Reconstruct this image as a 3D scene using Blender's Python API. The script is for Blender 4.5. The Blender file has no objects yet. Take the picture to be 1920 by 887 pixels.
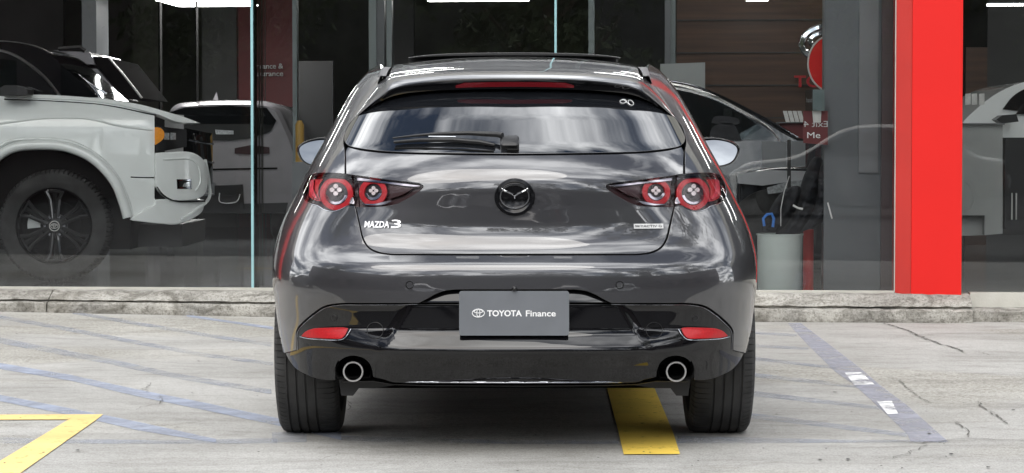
import bpy, bmesh, math, random
import numpy as np
from mathutils import Vector, Matrix
from mathutils.geometry import delaunay_2d_cdt

random.seed(7); RNG = np.random.RandomState(7)
scene = bpy.context.scene
COL = scene.collection
PI = math.pi
# ------------------------------------------------------------------ camera
FPX, CAMZ, PITCH = 4590.0, 1.03, math.atan(158.5 / 4590.0)
cd = bpy.data.cameras.new('camera'); cam = bpy.data.objects.new('camera', cd); COL.objects.link(cam)
cam.location = (0, 0, CAMZ); cam.rotation_euler = (PI / 2 - PITCH, 0, 0)
cd.sensor_fit = 'HORIZONTAL'; cd.sensor_width = 36; cd.lens = 36 * FPX / 1920
cd.clip_start = 0.1; cd.clip_end = 2000
scene.camera = cam
# ------------------------------------------------------------------ sky, sun, exposure
SUN_EL, SUN_AZ = math.radians(43), math.radians(196)      # azimuth clockwise from +Y: behind the camera, to the left
world = bpy.data.worlds.new('World'); scene.world = world; world.use_nodes = True
nt = world.node_tree; nt.nodes.clear()
def wn(t, **k):
    n = nt.nodes.new(t)
    for a, b in k.items(): setattr(n, a, b)
    return n
out = wn('ShaderNodeOutputWorld'); bg = wn('ShaderNodeBackground'); bg.inputs['Strength'].default_value = 0.10
sky = wn('ShaderNodeTexSky', sky_type='NISHITA', sun_disc=False, sun_elevation=SUN_EL, sun_rotation=SUN_AZ)
tc = wn('ShaderNodeTexCoord'); sep = wn('ShaderNodeSeparateXYZ'); nt.links.new(tc.outputs['Generated'], sep.inputs[0])
mx = wn('ShaderNodeMath', operation='MAXIMUM'); nt.links.new(sep.outputs[2], mx.inputs[0]); mx.inputs[1].default_value = 0.0
ad = wn('ShaderNodeMath', operation='ADD'); nt.links.new(mx.outputs[0], ad.inputs[0]); ad.inputs[1].default_value = 0.22
dx = wn('ShaderNodeMath', operation='DIVIDE'); nt.links.new(sep.outputs[0], dx.inputs[0]); nt.links.new(ad.outputs[0], dx.inputs[1])
dy = wn('ShaderNodeMath', operation='DIVIDE'); nt.links.new(sep.outputs[1], dy.inputs[0]); nt.links.new(ad.outputs[0], dy.inputs[1])
cb = wn('ShaderNodeCombineXYZ'); nt.links.new(dx.outputs[0], cb.inputs[0]); nt.links.new(dy.outputs[0], cb.inputs[1])
nz = wn('ShaderNodeTexNoise'); nz.inputs['Scale'].default_value = 1.5; nz.inputs['Detail'].default_value = 9; nz.inputs['Roughness'].default_value = 0.56
nz.inputs['Distortion'].default_value = 0.5; nt.links.new(cb.outputs[0], nz.inputs['Vector'])
cr = wn('ShaderNodeValToRGB'); cr.color_ramp.elements[0].position = 0.42; cr.color_ramp.elements[1].position = 0.55
nt.links.new(nz.outputs['Fac'], cr.inputs[0])
nz2 = wn('ShaderNodeTexNoise'); nz2.inputs['Scale'].default_value = 3.1; nz2.inputs['Detail'].default_value = 6; nt.links.new(cb.outputs[0], nz2.inputs['Vector'])
cc = wn('ShaderNodeValToRGB'); cc.color_ramp.elements[0].position = 0.35; cc.color_ramp.elements[1].position = 0.62
cc.color_ramp.elements[0].color = (9, 9.8, 11.4, 1); cc.color_ramp.elements[1].color = (60, 60.5, 61, 1)
nt.links.new(nz2.outputs['Fac'], cc.inputs[0])
mix = wn('ShaderNodeMixRGB'); nt.links.new(cr.outputs[0], mix.inputs[0]); nt.links.new(sky.outputs[0], mix.inputs[1]); nt.links.new(cc.outputs[0], mix.inputs[2])
nt.links.new(mix.outputs[0], bg.inputs[0]); nt.links.new(bg.outputs[0], out.inputs[0])
sd = bpy.data.lights.new('sun', 'SUN'); sun = bpy.data.objects.new('sun', sd); COL.objects.link(sun)
sd.energy = 2.3; sd.angle = math.radians(45); sd.color = (1.0, 0.96, 0.9)
sdir = Vector((math.sin(SUN_AZ) * math.cos(SUN_EL), math.cos(SUN_AZ) * math.cos(SUN_EL), math.sin(SUN_EL)))
sun.rotation_euler = sdir.to_track_quat('Z', 'Y').to_euler()
vs = scene.view_settings; vs.view_transform = 'Standard'; vs.look = 'None'; vs.exposure = -0.30; vs.gamma = 1; vs.use_curve_mapping = False

# ------------------------------------------------------------------ materials
def mat(name, col=(0.5, 0.5, 0.5), rough=0.5, metal=0.0, coat=0.0, spec=0.5, ior=None, coat_ior=1.5, coat_rough=0.02,
        noise=0.0, nscale=8.0, col2=None, emit=None, bump=0.0, bscale=60.0, stretch=None):
    m = bpy.data.materials.new(name); m.use_nodes = True; t = m.node_tree
    b = t.nodes['Principled BSDF']
    b.inputs['Base Color'].default_value = (*col, 1); b.inputs['Roughness'].default_value = rough; b.inputs['Metallic'].default_value = metal
    b.inputs['Coat Weight'].default_value = coat; b.inputs['Coat IOR'].default_value = coat_ior; b.inputs['Coat Roughness'].default_value = coat_rough
    b.inputs['Specular IOR Level'].default_value = spec
    if ior: b.inputs['IOR'].default_value = ior
    if noise or col2:
        co = t.nodes.new('ShaderNodeTexCoord'); n = t.nodes.new('ShaderNodeTexNoise'); n.inputs['Scale'].default_value = nscale; n.inputs['Detail'].default_value = 6
        src = co.outputs['Object']
        if stretch:
            mp = t.nodes.new('ShaderNodeMapping'); mp.inputs['Scale'].default_value = stretch; t.links.new(src, mp.inputs[0]); src = mp.outputs[0]
        t.links.new(src, n.inputs['Vector'])
        r = t.nodes.new('ShaderNodeValToRGB'); r.color_ramp.elements[0].position = 0.32; r.color_ramp.elements[1].position = 0.68
        c2 = col2 or tuple(min(1, c * (1 + noise)) for c in col); c1 = col if col2 else tuple(c * (1 - noise) for c in col)
        r.color_ramp.elements[0].color = (*c1, 1); r.color_ramp.elements[1].color = (*c2, 1)
        t.links.new(n.outputs['Fac'], r.inputs[0]); t.links.new(r.outputs[0], b.inputs['Base Color'])
    if bump:
        co = t.nodes.new('ShaderNodeTexCoord'); n = t.nodes.new('ShaderNodeTexNoise'); n.inputs['Scale'].default_value = bscale; n.inputs['Detail'].default_value = 8
        t.links.new(co.outputs['Object'], n.inputs['Vector']); bp = t.nodes.new('ShaderNodeBump'); bp.inputs['Strength'].default_value = bump; bp.inputs['Distance'].default_value = 0.01
        t.links.new(n.outputs['Fac'], bp.inputs['Height']); t.links.new(bp.outputs[0], b.inputs['Normal'])
    if emit:
        b.inputs['Emission Color'].default_value = (*emit[0], 1); b.inputs['Emission Strength'].default_value = emit[1]
    return m
def glassmat(name, tint=(0.9, 0.93, 0.92), ior=1.5, rough=0.0, refl=1.0, wobble=0.0):
    m = bpy.data.materials.new(name); m.use_nodes = True; t = m.node_tree; t.nodes.clear()
    o = t.nodes.new('ShaderNodeOutputMaterial'); tr = t.nodes.new('ShaderNodeBsdfTransparent'); gl = t.nodes.new('ShaderNodeBsdfGlossy')
    tr.inputs[0].default_value = (*tint, 1); gl.inputs['Roughness'].default_value = rough; gl.inputs[0].default_value = (refl, refl, refl, 1)
    f = t.nodes.new('ShaderNodeFresnel'); f.inputs[0].default_value = ior; mx = t.nodes.new('ShaderNodeMixShader')
    t.links.new(f.outputs[0], mx.inputs[0]); t.links.new(tr.outputs[0], mx.inputs[1]); t.links.new(gl.outputs[0], mx.inputs[2]); t.links.new(mx.outputs[0], o.inputs[0])
    if wobble:
        co = t.nodes.new('ShaderNodeTexCoord'); n = t.nodes.new('ShaderNodeTexNoise'); n.inputs['Scale'].default_value = 1.2; n.inputs['Detail'].default_value = 1
        t.links.new(co.outputs['Object'], n.inputs['Vector']); bp = t.nodes.new('ShaderNodeBump'); bp.inputs['Strength'].default_value = wobble; bp.inputs['Distance'].default_value = 0.02
        t.links.new(n.outputs['Fac'], bp.inputs['Height']); t.links.new(bp.outputs[0], gl.inputs['Normal']); t.links.new(bp.outputs[0], f.inputs['Normal'])
    return m
M = dict(
    paint=mat('grey_metallic_paint', (0.050, 0.050, 0.055), 0.38, 0.6, coat=1, coat_ior=1.82, noise=0.10, nscale=900),
    gloss_black=mat('gloss_black', (0.005, 0.005, 0.006), 0.3, 0, coat=1, spec=0.0, coat_ior=1.54),
    satin_black=mat('satin_black', (0.012, 0.012, 0.013), 0.42),
    matte_black=mat('matte_black', (0.006, 0.006, 0.006), 0.85, spec=0.2),
    trim=mat('grained_trim', (0.02, 0.02, 0.021), 0.5, bump=0.1, bscale=400),
    chrome=mat('chrome', (0.82, 0.83, 0.85), 0.06, 1.0),
    dark_chrome=mat('dark_chrome', (0.30, 0.31, 0.34), 0.10, 1.0),
    white_chrome=mat('bright_badge', (0.86, 0.86, 0.87), 0.3, 0.7),
    trim_grey=mat('grey_trim', (0.11, 0.11, 0.115), 0.5), alloy_black=mat('black_alloy', (0.060, 0.060, 0.062), 0.28, 0.5, coat=1),
    badge_black=mat('badge_black', (0.004, 0.004, 0.005), 0.12, ior=1.4),
    asphalt=mat('asphalt', (0.040, 0.040, 0.042), 0.85, noise=0.3, nscale=3, bump=0.3, bscale=80),
    gap=mat('shut_line', (0.004, 0.004, 0.004), 0.9, spec=0.1),
    steel=mat('brushed_steel', (0.80, 0.79, 0.77), 0.28, 1.0),
    rear_glass=mat('privacy_glass', (0.008, 0.009, 0.011), 0.02, 0, ior=2.5),
    side_glass=mat('side_glass', (0.006, 0.007, 0.008), 0.02, 0, ior=1.7),
    frit=mat('frit', (0.006, 0.006, 0.007), 0.03, 0, ior=1.9),
    lens=glassmat('lamp_lens', (0.97, 0.92, 0.93), 1.28, refl=0.75),
    lamp_dark=mat('lamp_dark_red', (0.022, 0.002, 0.004), 0.35, 0.0),
    lamp_red=mat('lamp_red', (0.40, 0.003, 0.010), 0.45, 0.0, noise=0.15, nscale=60),
    lamp_pink=mat('lamp_ribbed_red', (0.62, 0.06, 0.09), 0.4, 0.1, noise=0.35, nscale=120),
    lamp_black=mat('lamp_inner', (0.008, 0.008, 0.009), 0.3),
    led=mat('led_optic', (0.70, 0.70, 0.70), 0.15, 0.1, coat=1, noise=0.2, nscale=300),
    stop_red=mat('stop_lamp_red', (0.20, 0.008, 0.014), 0.15, coat=1),
    reflector=mat('reflector_red', (0.40, 0.004, 0.008), 0.4, coat=0.2, noise=0.12, nscale=150),
    plate=mat('plate_grey', (0.150, 0.160, 0.175), 0.34, noise=0.10, nscale=6),
    white=mat('white_print', (0.82, 0.82, 0.82), 0.5),
    rubber=mat('tyre_rubber', (0.027, 0.027, 0.027), 0.75, noise=0.55, nscale=9, bump=0.15, bscale=300),
    mirror=mat('mirror_glass', (0.33, 0.345, 0.36), 0.0, 1.0),
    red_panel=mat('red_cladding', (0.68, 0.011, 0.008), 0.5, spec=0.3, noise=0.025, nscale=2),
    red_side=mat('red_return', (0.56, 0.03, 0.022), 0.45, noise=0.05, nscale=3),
    red_soft=mat('red_board', (0.12, 0.010, 0.012), 0.5, noise=0.1, nscale=3),
    kerb=mat('kerb_concrete', (0.13, 0.125, 0.115), 0.9, col2=(0.40, 0.39, 0.355), nscale=9, stretch=(0.55, 1, 2.2), bump=0.6, bscale=45),
    sill=mat('pale_sill', (0.44, 0.43, 0.38), 0.8, col2=(0.56, 0.55, 0.50), nscale=6, bump=0.2, bscale=80),
    fin=mat('glass_edge', (0.30, 0.52, 0.55), 0.08, coat=1, noise=0.25, nscale=2),
    alu=mat('aluminium', (0.22, 0.25, 0.25), 0.4, 0.6),
    wall=mat('olive_wall', (0.105, 0.110, 0.088), 0.7, noise=0.35, nscale=1.3),
    wall2=mat('dark_wall', (0.038, 0.040, 0.038), 0.5, noise=0.3, nscale=1.5),
    wood=mat('dark_wood', (0.045, 0.022, 0.012), 0.45, col2=(0.085, 0.042, 0.022), nscale=3, stretch=(0.4, 1, 9)),
    ceil=mat('ceiling_paint', (0.10, 0.10, 0.10), 0.8, noise=0.1, nscale=2),
    tilefloor=mat('polished_tile', (0.155, 0.165, 0.17), 0.10, noise=0.12, nscale=1.1),
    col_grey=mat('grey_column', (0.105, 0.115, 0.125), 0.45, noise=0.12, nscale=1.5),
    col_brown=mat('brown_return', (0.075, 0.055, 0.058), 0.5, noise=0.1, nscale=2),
    tube_light=mat('lit_tube', (1, 1, 1), 0.5, emit=((1.0, 0.98, 0.95), 32.0)),
    wpaint=mat('white_paint', (0.84, 0.87, 0.86), 0.28, coat=1, noise=0.02, nscale=2),
    gpaint=mat('grey_paint', (0.26, 0.25, 0.265), 0.32, 0.2, coat=1, noise=0.08, nscale=3),
    spaint=mat('silver_paint', (0.50, 0.51, 0.53), 0.3, 0.5, coat=1, noise=0.05, nscale=3),
    bpaint=mat('dark_paint', (0.020, 0.022, 0.026), 0.25, 0.3, coat=1, noise=0.1, nscale=3),
    rpaint=mat('red_paint', (0.45, 0.02, 0.02), 0.3, coat=1, noise=0.05, nscale=3),
    orange=mat('indicator_orange', (0.95, 0.33, 0.02), 0.25, coat=1, noise=0.12, nscale=60),
    yellow_post=mat('yellow_plastic', (0.32, 0.19, 0.03), 0.5, noise=0.1, nscale=5),
    lamp_clear=mat('clear_lamp', (0.55, 0.58, 0.60), 0.12, 0.5, coat=1, noise=0.3, nscale=60),
    bin=mat('bin_plastic', (0.56, 0.62, 0.60), 0.4, noise=0.05, nscale=3),
    fabric=mat('black_fabric', (0.016, 0.017, 0.021), 0.75, noise=0.4, nscale=12, bump=0.5, bscale=25),
    blue=mat('blue_webbing', (0.05, 0.20, 0.62), 0.5, noise=0.15, nscale=60),
    paper=mat('paper', (0.62, 0.62, 0.60), 0.7, noise=0.1, nscale=30),
    counter=mat('counter_laminate', (0.36, 0.38, 0.37), 0.4, noise=0.05, nscale=3),
    counter_dark=mat('grey_laminate', (0.16, 0.17, 0.18), 0.4, noise=0.08, nscale=3),
    bark=mat('bark', (0.10, 0.07, 0.05), 0.9, noise=0.4, nscale=8),
    leaf=mat('leaves', (0.035, 0.055, 0.018), 0.6, col2=(0.075, 0.10, 0.035), nscale=1.5),
    crack=mat('crack_dark', (0.11, 0.105, 0.095), 1.0, noise=0.3, nscale=30),
    speck=mat('gum_speck', (0.02, 0.02, 0.02), 0.9),
    disc_metal=mat('brake_metal', (0.45, 0.47, 0.47), 0.4, 0.6),
    red_letter=mat('red_letters', (0.38, 0.010, 0.014), 0.5),
)
# concrete ground
def concrete(name):
    m = bpy.data.materials.new(name); m.use_nodes = True; t = m.node_tree; b = t.nodes['Principled BSDF']
    co = t.nodes.new('ShaderNodeTexCoord'); V = co.outputs['Object']
    def noise(sc, det=6, st=None, dist=0.0, rough=0.5):
        s = V
        if st:
            mp = t.nodes.new('ShaderNodeMapping'); mp.inputs['Scale'].default_value = st; t.links.new(V, mp.inputs[0]); s = mp.outputs[0]
        n = t.nodes.new('ShaderNodeTexNoise'); n.inputs['Scale'].default_value = sc; n.inputs['Detail'].default_value = det
        n.inputs['Distortion'].default_value = dist; n.inputs['Roughness'].default_value = rough; t.links.new(s, n.inputs['Vector']); return n.outputs['Fac']
    def ramp(src, p0, p1, c0, c1):
        r = t.nodes.new('ShaderNodeValToRGB'); e = r.color_ramp.elements; e[0].position = p0; e[1].position = p1
        e[0].color = (*c0, 1); e[1].color = (*c1, 1); t.links.new(src, r.inputs[0]); return r.outputs[0]
    def mulc(a, c):
        n = t.nodes.new('ShaderNodeMixRGB'); n.blend_type = 'MULTIPLY'; n.inputs[0].default_value = 1
        t.links.new(a, n.inputs[1]); t.links.new(c, n.inputs[2]); return n.outputs[0]
    base = ramp(noise(0.9, 8, dist=0.4, rough=0.62), 0.34, 0.66, (0.352, 0.345, 0.326), (0.490, 0.484, 0.464))
    base = mulc(base, ramp(noise(5, 8, st=(0.35, 1, 1), dist=1.2, rough=0.7), 0.36, 0.52, (0.78, 0.775, 0.765), (1, 1, 1)))
    base = mulc(base, ramp(noise(2.2, 6, st=(0.5, 1.3, 1), dist=2.5, rough=0.65), 0.60, 0.74, (1, 1, 1), (0.74, 0.73, 0.71)))
    base = mulc(base, ramp(noise(38, 5, rough=0.75), 0.34, 0.60, (0.86, 0.855, 0.845), (1.04, 1.04, 1.04)))
    base = mulc(base, ramp(noise(140, 4), 0.38, 0.54, (0.74, 0.73, 0.71), (1.03, 1.03, 1.03)))
    base = mulc(base, ramp(noise(420, 2), 0.30, 0.42, (0.55, 0.54, 0.52), (1, 1, 1)))
    # coarse exposed-aggregate patches
    patch = ramp(noise(0.55, 3, dist=0.5), 0.52, 0.60, (0, 0, 0), (1, 1, 1))
    ag = ramp(noise(75, 3, rough=0.6), 0.40, 0.52, (0.66, 0.64, 0.60), (1.10, 1.09, 1.05))
    mm = t.nodes.new('ShaderNodeMixRGB'); t.links.new(patch, mm.inputs[0]); mm.inputs[1].default_value = (1, 1, 1, 1); t.links.new(ag, mm.inputs[2])
    base = mulc(base, mm.outputs[0])
    t.links.new(base, b.inputs['Base Color']); b.inputs['Roughness'].default_value = 0.82
    bp = t.nodes.new('ShaderNodeBump'); bp.inputs['Strength'].default_value = 0.35; bp.inputs['Distance'].default_value = 0.004
    t.links.new(noise(120, 8, rough=0.7), bp.inputs['Height']); t.links.new(bp.outputs[0], b.inputs['Normal'])
    return m
M['concrete'] = concrete('weathered_concrete')
def kerbmat(name):
    m = bpy.data.materials.new(name); m.use_nodes = True; t = m.node_tree; b = t.nodes['Principled BSDF']; co = t.nodes.new('ShaderNodeTexCoord'); V = co.outputs['Object']
    def layer(prev, sc, p0, p1, c0, c1, st=None, rough=0.6, dist=0.0):
        s = V
        if st: mp = t.nodes.new('ShaderNodeMapping'); mp.inputs['Scale'].default_value = st; t.links.new(V, mp.inputs[0]); s = mp.outputs[0]
        n = t.nodes.new('ShaderNodeTexNoise'); n.inputs['Scale'].default_value = sc; n.inputs['Detail'].default_value = 8; n.inputs['Roughness'].default_value = rough; n.inputs['Distortion'].default_value = dist; t.links.new(s, n.inputs['Vector'])
        r = t.nodes.new('ShaderNodeValToRGB'); e = r.color_ramp.elements; e[0].position, e[1].position = p0, p1; e[0].color = (*c0, 1); e[1].color = (*c1, 1); t.links.new(n.outputs['Fac'], r.inputs[0])
        if prev is None: return r.outputs[0], n
        x = t.nodes.new('ShaderNodeMixRGB'); x.blend_type = 'MULTIPLY'; x.inputs[0].default_value = 1; t.links.new(prev, x.inputs[1]); t.links.new(r.outputs[0], x.inputs[2]); return x.outputs[0], n
    c, _ = layer(None, 2.2, 0.38, 0.62, (0.30, 0.29, 0.265), (0.47, 0.455, 0.415)); c, pit = layer(c, 55, 0.40, 0.50, (0.58, 0.57, 0.55), (1, 1, 1), rough=0.7)
    c, _ = layer(c, 6, 0.40, 0.56, (0.50, 0.49, 0.47), (1, 1, 1), st=(0.8, 1, 1.6), dist=1.0, rough=0.7); c, _ = layer(c, 150, 0.35, 0.5, (0.7, 0.69, 0.67), (1.05, 1.05, 1.05))
    b.inputs['Roughness'].default_value = 0.92; t.links.new(c, b.inputs['Base Color'])
    bp = t.nodes.new('ShaderNodeBump'); bp.inputs['Strength'].default_value = 0.7; bp.inputs['Distance'].default_value = 0.008; t.links.new(pit.outputs['Fac'], bp.inputs['Height']); t.links.new(bp.outputs[0], b.inputs['Normal']); return m
M['kerb'] = kerbmat('old_kerb_concrete')
def worn_paint(name, col, lo, hi, sc=9, amin=0.0, amax=1.0, st=(1, 1, 1)):
    m = mat(name, col, 0.7, noise=0.12, nscale=3); t = m.node_tree; b = t.nodes['Principled BSDF']
    co = t.nodes.new('ShaderNodeTexCoord'); mp = t.nodes.new('ShaderNodeMapping'); mp.inputs['Scale'].default_value = st; t.links.new(co.outputs['Object'], mp.inputs[0])
    n = t.nodes.new('ShaderNodeTexNoise'); n.inputs['Scale'].default_value = sc; n.inputs['Detail'].default_value = 10; n.inputs['Roughness'].default_value = 0.7
    t.links.new(mp.outputs[0], n.inputs['Vector']); mr = t.nodes.new('ShaderNodeMapRange')
    mr.inputs['From Min'].default_value = lo; mr.inputs['From Max'].default_value = hi; mr.inputs['To Min'].default_value = amin; mr.inputs['To Max'].default_value = amax
    t.links.new(n.outputs['Fac'], mr.inputs[0]); t.links.new(mr.outputs[0], b.inputs['Alpha']); return m
M['blue_line'] = worn_paint('worn_blue_paint', (0.35, 0.39, 0.49), 0.32, 0.60, 5, 0.25, 0.85)
M['blue_faint'] = worn_paint('faint_blue_paint', (0.34, 0.365, 0.42), 0.36, 0.66, 4, 0.10, 0.60)
M['lilac_line'] = worn_paint('worn_lilac_paint', (0.35, 0.36, 0.43), 0.34, 0.62, 7, 0.22, 0.72)
M['yellow_line'] = worn_paint('yellow_paint', (0.80, 0.575, 0.22), 0.33, 0.42, 26, 0.35, 1.0)
M['yellow_deep'] = worn_paint('deep_yellow_paint', (0.88, 0.62, 0.10), 0.33, 0.41, 26, 0.40, 1.0)
M['white_line'] = worn_paint('flaked_white_paint', (0.80, 0.80, 0.80), 0.40, 0.52, 11, 0.0, 0.95)
M['shop_glass'] = glassmat('shopfront_glass', (0.98, 0.99, 0.988), 1.52, wobble=0.012)
M['clear_acrylic'] = glassmat('clear_acrylic', (0.80, 0.84, 0.85), 1.5)

# ------------------------------------------------------------------ helpers
ORG = {}
def thing(name, label, cat, loc=(0, 0, 0), group=None, rotz=0):
    o = bpy.data.objects.new(name, None); COL.objects.link(o); o.location = loc; o.rotation_euler = (0, 0, rotz); o.empty_display_size = 0.2
    o['label'] = label; o['category'] = cat
    if group: o['group'] = group
    ORG[o.name] = (0, 0, 0) if rotz else loc
    return o
def org(p): return ORG.get(p.name, (0, 0, 0)) if p else (0, 0, 0)
def link(name, me, m, parent=None):
    o = bpy.data.objects.new(name, me); COL.objects.link(o)
    if m and not me.materials: me.materials.append(M[m] if isinstance(m, str) else m)
    if parent: o.parent = parent
    return o
def mesh(name, verts, faces, m, parent=None, smooth=False, label=None, cat=None, group=None, kind=None):
    """verts in world coordinates (the parent's own coordinates if it is rotated); a top-level mesh gets its origin at its base"""
    v = np.array(verts, float).reshape(-1, 3)
    if parent: loc = (0, 0, 0); v = v - np.array(org(parent))
    else: loc = (float((v[:, 0].min() + v[:, 0].max()) / 2), float((v[:, 1].min() + v[:, 1].max()) / 2), float(v[:, 2].min())); v = v - np.array(loc)
    me = bpy.data.meshes.new(name); me.from_pydata([tuple(p) for p in v], [], faces); me.update()
    if smooth: me.shade_smooth()
    o = link(name, me, m, parent); o.location = loc
    if not parent: ORG[o.name] = loc
    else: ORG[o.name] = org(parent)
    if label: o['label'] = label
    if cat: o['category'] = cat
    if group: o['group'] = group
    if kind: o['kind'] = kind
    return o
def sharp(o, ang=35):
    o.data.shade_smooth(); o.data.set_sharp_from_angle(angle=math.radians(ang)); return o
class MB:
    def __init__(s): s.v = []; s.f = []
    def add(s, v, f):
        k = len(s.v); s.v += [tuple(p) for p in v]; s.f += [tuple(i + k for i in q) for q in f]; return s
    def box(s, a, b, T=None):
        (x0, y0, z0), (x1, y1, z1) = a, b
        v = [(x0, y0, z0), (x1, y0, z0), (x1, y1, z0), (x0, y1, z0), (x0, y0, z1), (x1, y0, z1), (x1, y1, z1), (x0, y1, z1)]
        if T: v = [T(*p) for p in v]
        return s.add(v, [(0, 3, 2, 1), (4, 5, 6, 7), (0, 1, 5, 4), (1, 2, 6, 5), (2, 3, 7, 6), (3, 0, 4, 7)])
    def tube(s, pts, r, n=8, closed=False, cap=True, flat=1.0):
        P = [Vector(p) for p in pts]; N = len(P); rs = r if hasattr(r, '__len__') else [r] * N; V = []; up = None
        for i in range(N):
            a = P[i - 1] if (i > 0 or closed) else P[i]; b = P[(i + 1) % N] if (i < N - 1 or closed) else P[i]
            d = (b - a).normalized()
            if up is None: up = Vector((0, 0, 1)) if abs(d.z) < 0.9 else Vector((0, 1, 0))
            x = d.cross(up); x = x.normalized() if x.length > 1e-6 else Vector((1, 0, 0)); y = x.cross(d).normalized(); up = y
            for k in range(n):
                c, q = math.cos(2 * PI * k / n), math.sin(2 * PI * k / n); V.append(P[i] + x * c * rs[i] + y * q * rs[i] * flat)
        F = []
        for i in range(N if closed else N - 1):
            for k in range(n):
                a = i * n + k; b = i * n + (k + 1) % n; j = (i + 1) % N; F.append((a, b, j * n + (k + 1) % n, j * n + k))
        if cap and not closed: F += [tuple(range(n))[::-1], tuple((N - 1) * n + k for k in range(n))]
        return s.add(V, F)
    def prism(s, poly, t0, t1, T):
        """poly (a,b) extruded from c=t0 to c=t1; T(a,b,c) -> xyz"""
        n = len(poly); V = [T(a, b, t0) for a, b in poly] + [T(a, b, t1) for a, b in poly]
        return s.add(V, [tuple(range(n)), tuple(range(2 * n - 1, n - 1, -1))] + [(i, (i + n), (i + 1) % n + n, (i + 1) % n) for i in range(n)])
    def grid(s, fn, us, vs_):
        nu, nv = len(us), len(vs_); V = [fn(u, v) for u in us for v in vs_]
        return s.add(V, [(i * nv + j, (i + 1) * nv + j, (i + 1) * nv + j + 1, i * nv + j + 1) for i in range(nu - 1) for j in range(nv - 1)])
    def lathe(s, prof, n, T, a0=0, a1=2 * PI):
        """prof (r, h); T(r, angle, h) -> xyz"""
        full = abs(a1 - a0 - 2 * PI) < 1e-6; m_ = n if full else n + 1; k = len(prof)
        V = [T(r, a0 + (a1 - a0) * i / n, h) for i in range(m_) for r, h in prof]
        return s.add(V, [(i * k + j, ((i + 1) % m_) * k + j, ((i + 1) % m_) * k + j + 1, i * k + j + 1) for i in range(n) for j in range(k - 1)])
    def mk(s, name, m, parent=None, smooth=None, **k):
        o = mesh(name, s.v, s.f, m, parent, **k)
        if smooth: sharp(o, smooth)
        return o
# ---- camera geometry used only to measure the photograph
cp, sp = math.cos(PITCH), math.sin(PITCH)
def proj(P):
    P = np.asarray(P, float); x = P[..., 0]; y = P[..., 1]; z = P[..., 2] - CAMZ
    d = y * cp - z * sp; u = y * sp + z * cp
    return 960 + FPX * x / d, 443.5 - FPX * u / d
def ray(px, py):
    a = (px - 960) / FPX; b = (443.5 - py) / FPX
    return a, cp + b * sp, -sp + b * cp
def at(px, py, Y):
    a, b, c = ray(px, py); k = Y / b; return (a * k, Y, CAMZ + c * k)
def on_ground(px, py, z=0.0):
    a, b, c = ray(px, py); k = (z - CAMZ) / c; return (a * k, b * k, z)
# facade frame: s along the shopfront, t into the building
E = Vector((0.9964, -0.0847, 0)); Nn = Vector((0.0847, 0.9964, 0)); OB = Vector((0, 15.27, 0))
def BL(s, t, z): p = OB + E * s + Nn * t; return (p.x, p.y, z)
def blpx(px, py, t):
    a, b, c = ray(px, py); d = Vector((a, b, 0)); k = (OB.dot(Nn) + t) / d.dot(Nn); P = Vector((a * k, b * k, CAMZ + c * k)); return (P - OB).dot(E), P.z
def sbox(px0, px1, z0, z1, t0, t1):
    """box in the facade frame between two photo columns measured at depth t0"""
    return (blpx(px0, 300, t0)[0], t0, z0), (blpx(px1, 300, t0)[0], t1, z1)
# ---- curves
def spline(pts, step=4.0, closed=False):
    """Catmull-Rom through points; a third value marks a sharp corner"""
    segs = []; cur = []
    P = list(pts)
    for p in P:
        cur.append((p[0], p[1]))
        if len(p) > 2 and len(cur) > 1: segs.append(cur); cur = [(p[0], p[1])]
    if len(cur) > 1: segs.append(cur)
    out = []
    for sg in segs:
        A = np.array(sg, float); n = len(A)
        for i in range(n - 1):
            p0 = A[i - 1] if i > 0 else 2 * A[0] - A[1]; p1 = A[i]; p2 = A[i + 1]; p3 = A[i + 2] if i + 2 < n else 2 * A[-1] - A[-2]
            k = max(1, int(np.hypot(*(p2 - p1)) / step))
            d01, d12, d23 = [max(1e-6, np.hypot(*(b - a)) ** 0.5) for a, b in ((p0, p1), (p1, p2), (p2, p3))]
            m1 = (p2 - p1) + d12 * ((p1 - p0) / d01 - (p2 - p0) / (d01 + d12)); m2 = (p2 - p1) + d12 * ((p3 - p2) / d23 - (p3 - p1) / (d12 + d23))
            for j in range(k):
                t = j / k; out.append(tuple((2 * t**3 - 3 * t * t + 1) * p1 + (t**3 - 2 * t * t + t) * m1 + (-2 * t**3 + 3 * t * t) * p2 + (t**3 - t * t) * m2))
    out.append(tuple(segs[-1][-1]))
    if closed and np.hypot(out[0][0] - out[-1][0], out[0][1] - out[-1][1]) < 1e-6: out.pop()
    return out
def inset(poly, d):
    A = np.array(poly, float); n = len(A); area = 0.5 * np.sum(A[:, 0] * np.roll(A[:, 1], -1) - np.roll(A[:, 0], -1) * A[:, 1]); sgn = 1 if area > 0 else -1
    e = np.roll(A, -1, 0) - A; L = np.maximum(1e-9, np.hypot(e[:, 0], e[:, 1])); nn = np.stack([-e[:, 1], e[:, 0]], 1) / L[:, None] * sgn
    b = nn + np.roll(nn, 1, 0); return A + d * 2 * b / np.maximum(np.sum(b * b, 1), 0.8)[:, None]
def inpoly(P, poly):
    x, y = P[:, 0], P[:, 1]; c = np.zeros(len(P), bool); A = np.asarray(poly); B = np.roll(A, -1, 0)
    for (x0, y0), (x1, y1) in zip(A, B):
        if y0 == y1: continue
        m_ = ((y0 > y) != (y1 > y)) & (x < (x1 - x0) * (y - y0) / (y1 - y0) + x0); c ^= m_
    return c
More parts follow.
